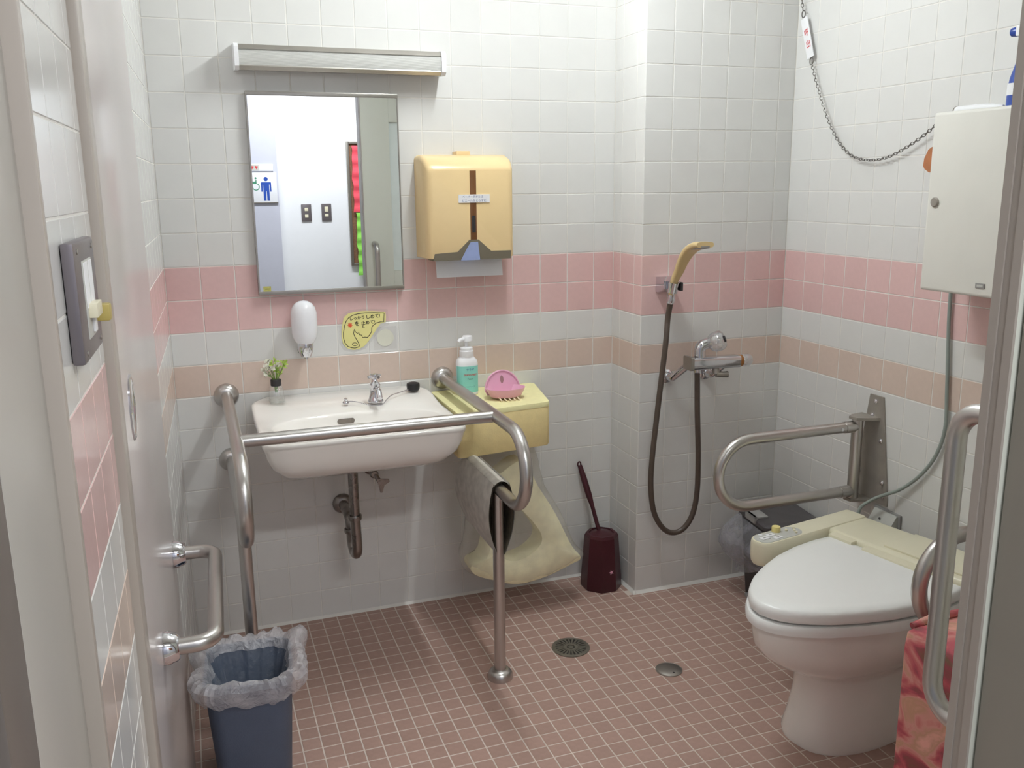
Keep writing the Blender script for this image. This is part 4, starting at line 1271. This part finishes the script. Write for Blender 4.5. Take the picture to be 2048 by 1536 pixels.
part(MB().tube(spline([(1.950, -1.000, 1.604), (1.950, -1.015, 1.605), (1.950, -1.07, 1.6055), (1.950, -1.12, 1.6035), (1.950, -1.145, 1.6015)], 5), [0.0055] + [0.0088] * 14 + [0.0075] * 4 + [0.006, 0.005], 14), 'roll', WHITEP, t)
solo(MB().tube([(1.96, -0.9905 + 0.010 * math.cos(a), 1.6045 + 0.010 * math.sin(a)) for a in [2 * PI * k / 20 for k in range(21)]], 0.0012, 8), 'key_ring', STEELD, 'thin wire ring on the cabinet top beside the rolled cloth', 'ring', (1.96, -0.99, 1.5945))
solo(MB().prism([(-0.848, 1.462), (-0.842, 1.470), (-0.844, 1.490), (-0.856, 1.513), (-0.868, 1.520), (-0.905, 1.520), (-0.912, 1.49), (-0.900, 1.455), (-0.865, 1.452)], lambda a, b: Vector((2.010, a, b)), lambda a, b: Vector((2.030, a, b))), 'wooden_plaque', WOODO, 'orange brown wooden plaque half hidden behind the cabinet', 'plaque', (2.02, -0.87, 1.455))
sol = MB()

# pull chain with call tag
t = thing('call_chain', 'steel pull chain with a white tag swagged across the right wall', 'chain', (2.02, -0.3, 1.8))
XC = 2.020
path = spline([(XC, -0.245, 2.30), (XC, -0.248, 2.10), (XC, -0.250, 2.012), (XC, -0.258, 1.975)], 14)
path2 = spline([(XC, -0.318, 1.806), (XC, -0.350, 1.740), (XC, -0.400, 1.650), (XC, -0.450, 1.578), (XC, -0.500, 1.530), (XC, -0.555, 1.502), (XC, -0.620, 1.492), (XC, -0.690, 1.498), (XC, -0.760, 1.522), (XC, -0.830, 1.556), (XC, -0.90, 1.600)], 12)
def chain(path, L=0.0112):
    # resample
    pts = [path[0]]
    acc = 0.0
    for a, b in zip(path, path[1:]):
        d = (b - a).length
        while acc + d >= L:
            f = (L - acc) / d
            a = a.lerp(b, f)
            d = (b - a).length
            pts.append(a)
            acc = 0
        acc += d
    mb = MB()
    for i, (a, b) in enumerate(zip(pts, pts[1:])):
        tg = (b - a).normalized()
        s0 = Vector((1, 0, 0))
        s0 = (s0 - tg * s0.dot(tg)).normalized()
        s1 = tg.cross(s0)
        s = (s0 + s1).normalized() if i % 2 else (s0 - s1).normalized()
        c = (a + b) / 2
        ring = [c + tg * (L * 0.62 * math.cos(k * PI / 4)) + s * (0.0043 * math.sin(k * PI / 4)) for k in range(9)]
        mb.tube(ring, 0.0012, 5, cap=False)
    return mb
part(chain(path), 'upper_chain', CHAINM, t)
part(chain(path2), 'lower_chain', CHAINM, t)
def ringy(y, z):
    return MB().tube([(XC, y + 0.0085 * math.cos(a), z + 0.011 * math.sin(a)) for a in [2 * PI * k / 18 for k in range(19)]], 0.0017, 8)
part(ringy(-0.262, 1.964), 'split_ring', CHAINM, t)
part(ringy(-0.3165, 1.812), 'split_ring', CHAINM, t)
ta = Vector((XC, -0.266, 1.952))
tb = Vector((XC, -0.312, 1.822))
tu = (ta - tb).normalized()
tr_ = Vector((0, -1, 0))
tr_ = (tr_ - tu * tr_.dot(tu)).normalized()
tc_ = (ta + tb) / 2
TFm = frame(tc_, tr_, tu)
part(MB().box(-0.0165, 0.0165, -0.068, 0.068, -0.0015, 0.0015, 0.0008).xf(TFm), 'tag', WHITEP, t, 'white plastic call tag')
tg2 = t
for s, yy, ch in (('呼', 0.018, 0), ('出', -0.022, 1)):
    lettering(s, RED, t, TFm @ Matrix.Translation((0.001, yy, 0.0019)), width=0.019, height=0.024, bold=0.0003)

# grey cable from the cabinet to the seat unit
solo(MB().tube(spline([(2.028, -0.962, 1.152), (2.028, -0.966, 1.05), (2.028, -0.982, 0.86), (2.028, -0.988, 0.75), (2.027, -0.965, 0.665), (2.026, -0.915, 0.590), (2.022, -0.850, 0.528), (2.005, -0.800, 0.495), (1.985, -0.770, 0.470), (1.960, -0.755, 0.44), (1.945, -0.770, 0.38), (1.940, -0.80, 0.33)], 8), 0.0052, 12), 'power_cable', CABLE, 'grey cable sagging from the cabinet down behind the toilet', 'cable', (2.02, -0.95, 0.5))
t = thing('outlet_box', 'pale grey sloped outlet cover on the right wall behind the toilet', 'outlet', (2.0, -0.79, 0.30))
part(MB().prism([(XR - 0.0006, 0.436), (XR - 0.014, 0.436), (XR - 0.060, 0.365), (XR - 0.060, 0.340), (XR - 0.0006, 0.325)], lambda a, b: Vector((a, -0.842, b)), lambda a, b: Vector((a, -0.748, b))), 'cover', GREYL, t, smooth=20)
part(MB().box(XR - 0.008, XR - 0.0006, -0.850, -0.740, 0.318, 0.442, 0.002), 'base_plate', GREYP, t)
part(MB().lathe([(0.0035, 0), (0.003, 0.002), (0, 0.0022)], (XR - 0.030, -0.79, 0.4165), axis=(-0.84, 0, 0.54), seg=12, cap=False), 'screw', BLACKP, t)

# folding grab bars either side of the toilet
def fold_bar(yb, label, dz=0.0, tip=1.492):
    t = thing('folding_grab_bar', label, 'grab bar', (XR, yb, 0.45), group='folding toilet grab bars')
    xh = 1.985
    pl = [(yb + 0.006, 0.786), (yb - 0.050, 0.786), (yb - 0.098, 0.470), (yb - 0.098, 0.450), (yb + 0.052, 0.450), (yb + 0.052, 0.470)]
    part(MB().prism(pl, lambda a, b: Vector((XR - 0.0008, a, b + dz)), lambda a, b: Vector((XR - 0.007, a, b + dz))), 'wall_plate', PLATE, t, smooth=20)
    for yy, zz in ((yb - 0.022, 0.768), (yb - 0.010, 0.722), (yb - 0.055, 0.650), (yb + 0.030, 0.530), (yb - 0.074, 0.520), (yb + 0.034, 0.478), (yb - 0.080, 0.478)):
        part(MB().lathe([(0.0075, 0), (0.0075, 0.003), (0.004, 0.006), (0, 0.0065)], (XR - 0.007, yy, zz + dz), axis='-x', seg=12, cap=False), 'bolt', CHROME, t)
    part(MB().tube([(xh, yb, 0.455 + dz), (xh, yb, 0.715 + dz)], 0.0175, 18), 'hinge_post', STEEL, t)
    for zz in (0.452, 0.716):
        part(MB().prism([(XR - 0.007, yb - 0.045), (xh + 0.004, yb - 0.030), (xh - 0.020, yb - 0.018), (xh - 0.024, yb + 0.012), (xh - 0.004, yb + 0.026), (XR - 0.007, yb + 0.036)], lambda a, b: Vector((a, b, zz - 0.004 + dz)), lambda a, b: Vector((a, b, zz + 0.004 + dz))), 'hinge_bracket', PLATE, t, smooth=20)
    part(MB().tube(rounded([(xh, yb, 0.688 + dz), (tip, yb, 0.688 + dz), (tip, yb, 0.478 + dz), (xh, yb, 0.478 + dz)], 0.1045, 12), 0.0165, 20), 'bar', STEEL, t)
    for zz in (0.688, 0.478):
        part(MB().tube([(1.935, yb, zz + dz), (1.968, yb, zz + dz)], 0.0185, 20), 'sleeve', STEEL, t)
    part(MB().lathe([(0.005, 0), (0.005, 0.003), (0, 0.004)], (1.915, yb - 0.0165, 0.688 + dz), axis='-y', seg=12, cap=False), 'pin', CHROME, t)
fold_bar(-0.690, 'stainless U shaped folding bar on the far side of the toilet')
fold_bar(-1.505, 'stainless U shaped folding bar nearer the sliding door, beside the red box', 0.01, 1.462)

# ------------------------------------------------------------------ toilet (local x to the front, y to the near side)
TX, TY = 1.664, -1.112
TR = math.radians(191)
t = thing('toilet', 'white toilet with closed lid and cream bidet seat unit', 'toilet', (TX, TY, 0), TR)
HW = [(0.0, 0.0), (0.006, 0.030), (0.02, 0.056), (0.05, 0.088), (0.10, 0.124), (0.17, 0.158), (0.25, 0.187), (0.34, 0.206), (0.43, 0.212), (0.50, 0.206)]
def hw(tt):
    for (a, b), (c, d) in zip(HW, HW[1:]):
        if a <= tt <= c:
            return b + (d - b) * (tt - a) / (c - a)
    return HW[-1][1]
def egg(tip, length, sc=1.0, n=26, squeeze=1.0):
    ts = [0.5 * length * (1 - math.cos(PI * k / n)) for k in range(n + 1)]
    A = [(tip - x, hw(x * 0.50 / length) * sc) for x in ts]
    return A + [(x, -y) for x, y in reversed(A[1:])]
LO = egg(0.370, 0.50)
def er(s, z, base=LO, c=(0.09, 0.0), dome=0.0):
    return [(c[0] + (x - c[0]) * s, c[1] + (y - c[1]) * s, z) for x, y in base]
part(MB().ring_loft([er(0.97, 0.404), er(0.992, 0.407), er(1.0, 0.414), er(0.999, 0.424), er(0.99, 0.432), er(0.965, 0.4375), er(0.85, 0.441), er(0.55, 0.4435), er(0.2, 0.4445)]), 'lid', LIDW, t, smooth=50, local=True)
SO = egg(0.378, 0.51, 1.01)
part(MB().ring_loft([er(0.96, 0.372, SO), er(0.995, 0.375, SO), er(1.0, 0.382, SO), er(0.998, 0.394, SO), er(0.985, 0.3995, SO), er(0.90, 0.4005, SO)]), 'seat', LIDW, t, smooth=50, local=True)
# bowl: rim outline blends into an oval pedestal
BO = egg(0.366, 0.60, 0.965)
nB = len(BO)
def bring(f, s, z, xf, xb, wd):
    out = []
    cx = (xf + xb) / 2
    a = (xf - xb) / 2
    for i, (x, y) in enumerate(BO):
        th = PI * (i / (nB - 1)) * 2 if False else math.atan2(y, x - 0.06)
        c, s_ = math.cos(th), math.sin(th)
        q = 1.0 / ((abs(c) / a) ** 2.5 + (abs(s_) / wd) ** 2.5) ** 0.4
        ex, ey = cx + q * c, q * s_
        bx2, by2 = 0.06 + (x - 0.06) * s, y * s
        out.append((bx2 * (1 - f) + ex * f, by2 * (1 - f) + ey * f, z))
    return out
part(MB().ring_loft([bring(1, 1, 0.0, 0.212, -0.30, 0.128), bring(1, 1, 0.012, 0.214, -0.30, 0.130), bring(1, 1, 0.06, 0.200, -0.30, 0.120), bring(1, 1, 0.13, 0.188, -0.30, 0.112), bring(1, 1, 0.185, 0.186, -0.30, 0.112), bring(0.93, 0.80, 0.205, 0.194, -0.30, 0.116), bring(0.75, 0.80, 0.224, 0.22, -0.30, 0.132), bring(0.48, 0.84, 0.248, 0.26, -0.30, 0.150), bring(0.22, 0.91, 0.280, 0.30, -0.29, 0.17), bring(0.08, 0.965, 0.310, 0.34, -0.28, 0.19), bring(0, 0.99, 0.345, 0.3, -0.2, 0.2), bring(0, 1.0, 0.366, 0.3, -0.2, 0.2), bring(0, 0.99, 0.372, 0.3, -0.2, 0.2), bring(0, 0.8, 0.372, 0.3, -0.2, 0.2)]), 'bowl', PORCW, t, smooth=50, local=True)
# bidet unit
bu = part(MB().box(-0.300, -0.128, -0.240, 0.218, 0.374, 0.452, 0.014, 3), 'bidet_unit', CREAM, t, 'cream bidet unit behind the lid', local=True)
part(MB().box(-0.175, -0.100, -0.085, 0.085, 0.402, 0.446, 0.006), 'hinge_block', CREAM, t, local=True)
part(MB().box(-0.145, -0.105, -0.200, -0.120, 0.402, 0.448, 0.005), 'hinge_block', CREAM, t, local=True)
part(MB().box(-0.290, -0.150, -0.05, 0.21, 0.4515, 0.4575, 0.002), 'unit_top_cover', CREAM, t, local=True)
# control arm
arm_o = rrect(-0.298, 0.127, -0.292, -0.216, [0.034, 0.010, 0.010, 0.036], 6)
def ar(ins, z):
    cx, cy = -0.06, -0.254
    return [(x + (cx - x) * ins * 0.16, y + (cy - y) * ins, z) for x, y in arm_o]
am = part(MB().ring_loft([ar(0.18, 0.385), ar(0.06, 0.392), ar(0.0, 0.405), ar(0.0, 0.444), ar(0.03, 0.451), ar(0.09, 0.455), ar(0.3, 0.456)]), 'control_arm', CREAM, t, 'cream control arm with grey button panel', local=True)
pan = rrect(-0.044, 0.120, -0.284, -0.224, [0.026, 0.03, 0.03, 0.028], 6)
part(MB().prism(pan, lambda a, b: Vector((a, b, 0.4550)), lambda a, b: Vector((a, b, 0.4568))), 'control_panel', GREYL, am, 'grey control panel', local=True, smooth=20)
for (a, b, c, d) in ((0.078, 0.106, -0.262, -0.244), (0.042, 0.070, -0.247, -0.230), (0.048, 0.074, -0.270, -0.254)):
    part(MB().box(a, b, c, d, 0.4565, 0.4590, 0.0012), 'button', WHITEP, am, local=True)
for (a, b, m, s) in ((0.086, -0.276, WHITEP, 0.006),):
    part(MB().lathe([(s, 0.4565), (s, 0.459), (0, 0.4592)], (a, b, 0), seg=16, cap=False), 'button', m, am, local=True)
for a, b in ((0.092, -0.253), (0.061, -0.262), (0.056, -0.2385)):
    part(MB().box(a - 0.005, a + 0.005, b - 0.002, b + 0.002, 0.4589, 0.4593), 'button_mark', GREYP, am, local=True)
part(MB().lathe([(0.0125, 0.456), (0.0125, 0.468), (0.0115, 0.472), (0, 0.4725)], (0.026, -0.274, 0), seg=22, cap=False), 'knob', pbr('yellow knob', (230, 214, 140), 0.4), am, 'yellow round knob', local=True)
for a, b in ((-0.002, -0.262), (-0.022, -0.250), (-0.032, -0.262), (-0.014, -0.236)):
    part(MB().lathe([(0.0042, 0.4565), (0.0042, 0.4615), (0, 0.462)], (a, b, 0), seg=14, cap=False), 'lamp_button', CREAM, am, local=True)
part(MB().tube(spline([(-0.27, -0.20, 0.395), (-0.29, -0.235, 0.30), (-0.30, -0.24, 0.16)], 6), 0.006, 10), 'water_hose', GREYP, t, local=True)

# ------------------------------------------------------------------ black bin in the corner behind the toilet
bbx, bby = 1.908, -0.432
t = thing('pedal_bin', 'black lidded bin with a clear liner in the corner behind the toilet', 'bin', (bbx, bby, 0), math.radians(-8))
def br(hx, hy, z, r=0.018):
    return [(x, y, z) for x, y in rrect(-hx, hx, -hy, hy, r, 4)]
part(MB().ring_loft([br(0.074, 0.078, 0.0), br(0.077, 0.081, 0.004), br(0.096, 0.098, 0.290), br(0.098, 0.100, 0.296)]), 'body', BLACKP, t, local=True)
part(MB().ring_loft([br(0.102, 0.104, 0.300), br(0.106, 0.108, 0.303), br(0.106, 0.108, 0.315), br(0.100, 0.102, 0.322), br(0.08, 0.082, 0.324)]), 'lid', LIDG, t, local=True)
part(MB().box(-0.112, -0.098, -0.040, 0.030, 0.306, 0.330, 0.003).box(-0.112, -0.06, -0.040, 0.030, 0.3225, 0.330, 0.003), 'lid_clip', GREYP, t, 'grey lid clip', local=True)
part(MB().box(-0.100, -0.055, -0.030, 0.030, 0.012, 0.026, 0.004), 'pedal', GREYP, t, local=True)
rows = []
rn = random.Random(11)
for k in range(11):
    f = k / 10
    row = []
    for i in range(29):
        g = i / 28
        # wraps the left and front sides
        ang = math.radians(75 + 200 * g)
        x = max(-1, min(1, 1.3 * math.cos(ang))) * 0.104
        y = max(-1, min(1, 1.3 * math.sin(ang))) * 0.106
        fl_ = (0.006 + 0.075 * math.sin(PI * min(1, f * 1.15)) * (0.35 + 0.65 * abs(math.sin(3.2 * g * PI + 0.6))) * (1.0 if math.cos(ang) < -0.1 else 0.3))
        nx = noise.noise(Vector((i * 0.45, k * 0.5, 3.0))) * 0.018
        d = Vector((math.cos(ang), math.sin(ang), 0))
        row.append(Vector((x, y, 0.298 - f * (0.16 + 0.05 * math.sin(5 * g)))) + d * (fl_ + nx * f))
    rows.append(row)
part(MB().ring_loft(rows, False, False, closed=False), 'liner', LINERC, t, 'crumpled clear liner', local=True, smooth=30)

# ------------------------------------------------------------------ blue waste bin at left
wx0, wy0 = 0.128, -0.772
t = thing('waste_bin', 'slate blue waste bin with a milky liner below the left rail', 'bin', (wx0, wy0, 0), math.radians(-4))
def wr_(hx, hy, z, r=0.03):
    return [(x, y, z) for x, y in rrect(-hx, hx, -hy, hy, r, 6)]
part(MB().ring_loft([wr_(0.080, 0.088, 0.0, 0.035), wr_(0.084, 0.092, 0.006, 0.035), wr_(0.101, 0.110, 0.296, 0.04), wr_(0.103, 0.112, 0.300, 0.04), wr_(0.098, 0.107, 0.300, 0.04), wr_(0.081, 0.089, 0.010, 0.035)]), 'body', BLUEB, t, local=True)
base = []
_c = rrect(-1, 1, -1, 1, 0.5, 18)
for (xa, ya), (xb, yb) in zip(_c, _c[1:] + _c[:1]):
    k_ = max(1, int(math.hypot(xb - xa, yb - ya) / 0.06))
    base += [(xa + (xb - xa) * i / k_, ya + (yb - ya) * i / k_) for i in range(k_)]
def liner_ring(hx, hy, z, wob, seed, zw=0.0, out=0.0):
    R = []
    n = len(base)
    for i, (x, y) in enumerate(base):
        a = 2 * PI * i / n
        nz = noise.noise(Vector((math.cos(a) * 2.2 + seed, math.sin(a) * 2.2, 1.7)))
        n2 = noise.noise(Vector((math.cos(a) * 5.5 + seed, math.sin(a) * 5.5, 4 + seed)))
        n3 = noise.noise(Vector((math.cos(a) * 13 + seed, math.sin(a) * 13, 9 + seed)))
        d = Vector((x, y)).normalized()
        o = out + wob * (nz + 0.6 * n2 + 0.4 * n3)
        R.append((x * hx + d.x * o, y * hy + d.y * o, z + zw * (nz + n2 + 0.5 * n3)))
    return R
part(MB().ring_loft([liner_ring(0.040, 0.046, 0.10, 0.012, 1), liner_ring(0.066, 0.074, 0.20, 0.018, 1), liner_ring(0.078, 0.086, 0.255, 0.018, 1.1), liner_ring(0.086, 0.094, 0.285, 0.012, 1.2)], False, False), 'liner_inside', film('thin inner liner', (225, 230, 240), 0.14, 0.18, 0.6, gloss=0.12), t, 'liner hanging inside the bin', local=True, smooth=30)
part(MB().ring_loft([liner_ring(0.086, 0.094, 0.285, 0.012, 1.2),
                     liner_ring(0.095, 0.103, 0.306, 0.005, 1.3, 0.008), liner_ring(0.108, 0.116, 0.318, 0.012, 1.35, 0.016, 0.006), liner_ring(0.116, 0.124, 0.316, 0.018, 1.4, 0.018, 0.010),
                     liner_ring(0.120, 0.128, 0.302, 0.022, 1.45, 0.014, 0.014), liner_ring(0.120, 0.126, 0.284, 0.024, 1.5, 0.012, 0.012), liner_ring(0.116, 0.120, 0.268, 0.022, 1.55, 0.014, 0.010), liner_ring(0.112, 0.118, 0.256, 0.020, 1.6, 0.022, 0.006)], False, False), 'liner', LINER, t, 'milky liner folded over the rim', local=True, smooth=30)

# ------------------------------------------------------------------ red fabric box by the sliding door
t = thing('fabric_box', 'tall box covered in red marbled fabric in front of the toilet', 'box', (1.46, -1.70, 0))
def fbx(ins, z, wob=0.0):
    R = []
    for x, y in rrect(1.335 + ins, 1.60 - ins, -1.815 + ins, -1.600 - ins, 0.012, 4):
        q = noise.noise(Vector((x * 14, y * 14, z * 10))) * wob
        R.append((x + q, y + q, z + q))
    return R
part(MB().ring_loft([fbx(0.004, 0.0), fbx(0, 0.006)] + [fbx(0, z, 0.006) for z in (0.08, 0.16, 0.24, 0.32, 0.40, 0.48, 0.54)] + [fbx(0.002, 0.568, 0.008), fbx(0.012, 0.583, 0.010), fbx(0.04, 0.588, 0.012), fbx(0.09, 0.584, 0.012)]), 'fabric_cover', MARBLE, t, smooth=50)
part(MB().tube(spline([(1.345, -1.612, 0.578), (1.40, -1.615, 0.590), (1.47, -1.612, 0.586), (1.55, -1.615, 0.592)], 6), 0.008, 10), 'gathered_fold', MARBLE, t)

# ------------------------------------------------------------------ light switch on the near tile strip
t = thing('light_switch', 'grey metal three way switch plate on the near left tiles', 'switch', LW(1.75, 1.31))
s0, s1 = 1.668, 1.828
part(lbox(s0, s1, 1.244, 1.374, 0.0005, 0.014, 0.004), 'plate', SWG, t)
part(lbox(1.712, 1.784, 1.266, 1.352, 0.0138, 0.0152, 0.0005), 'centre_panel', GREYL, t)
part(lbox(1.716, 1.742, 1.300, 1.350, 0.0150, 0.0160), 'name_card', PAPER, t)
part(lbox(1.752, 1.780, 1.300, 1.350, 0.0150, 0.0160), 'name_card', PAPER, t)
part(lbox(1.728, 1.772, 1.288, 1.304, 0.0150, 0.024, 0.001), 'rocker', CREAM, t)
part(lbox(1.734, 1.752, 1.270, 1.292, 0.0150, 0.018, 0.001), 'rocker', WHITEP, t)
part(lbox(1.690, 1.712, 1.276, 1.296, 0.0138, 0.030, 0.003), 'rotary_knob', pbr('amber knob', (186, 168, 96), 0.4), t, 'amber knob')
for s in (1.688, 1.808):
    for h in (1.254, 1.364):
        part(MB().lathe([(0.003, 0.0), (0.003, 0.0012)], LW(s, h, 0.0138), axis=LF.col[2].to_3d(), seg=10), 'screw', STEELD, t)

# ------------------------------------------------------------------ floor drain and cleanout cover
gx, gy = 1.108, -0.486
t = thing('floor_drain', 'round slotted floor drain grate between post and toilet', 'drain', (gx, gy, 0))
GRATE = pbr('grey drain metal', (132, 128, 118), 0.4, 0.7, var=0.12, vscale=60)
part(MB().lathe([(0.060, 0.0003), (0.060, 0.003), (0.057, 0.0036), (0.049, 0.0036), (0.049, 0.0008)], (gx, gy, 0), seg=48), 'frame_ring', GRATE, t)
part(MB().lathe([(0.0485, 0.0006), (0.0485, 0.0012)], (gx, gy, 0), seg=40), 'well', DARK, t)
mb = MB()
for k in range(24):
    a = 2 * PI * k / 24
    c, s = math.cos(a), math.sin(a)
    mb.prism([(0.020, -0.0022), (0.0488, -0.0028), (0.0488, 0.0028), (0.020, 0.0022)], lambda r, q: Vector((gx + r * c - q * s, gy + r * s + q * c, 0.0010)), lambda r, q: Vector((gx + r * c - q * s, gy + r * s + q * c, 0.0034)))
part(mb, 'grate_bars', GRATE, t, smooth=0)
part(MB().lathe([(0.021, 0.001), (0.021, 0.0035), (0.013, 0.0035), (0.013, 0.001)], (gx, gy, 0), seg=30, cap=False).lathe([(0.009, 0.001), (0.009, 0.0037), (0.005, 0.0037)], (gx, gy, 0), seg=20), 'centre_ring', GRATE, t)
t = thing('cleanout_cover', 'plain round steel cleanout cover nearer the toilet', 'cover', (1.331, -0.713, 0))
part(MB().lathe([(0.040, 0.0003), (0.040, 0.0026), (0.038, 0.0032), (0.036, 0.0026), (0.0355, 0.003), (0.0, 0.0032)], (1.331, -0.713, 0), seg=40, cap=False), 'disc', STEELD, t)
part(MB().lathe([(0.003, 0.003), (0.003, 0.0036)], (1.335, -0.735, 0), seg=12), 'screw', BLACKP, t)
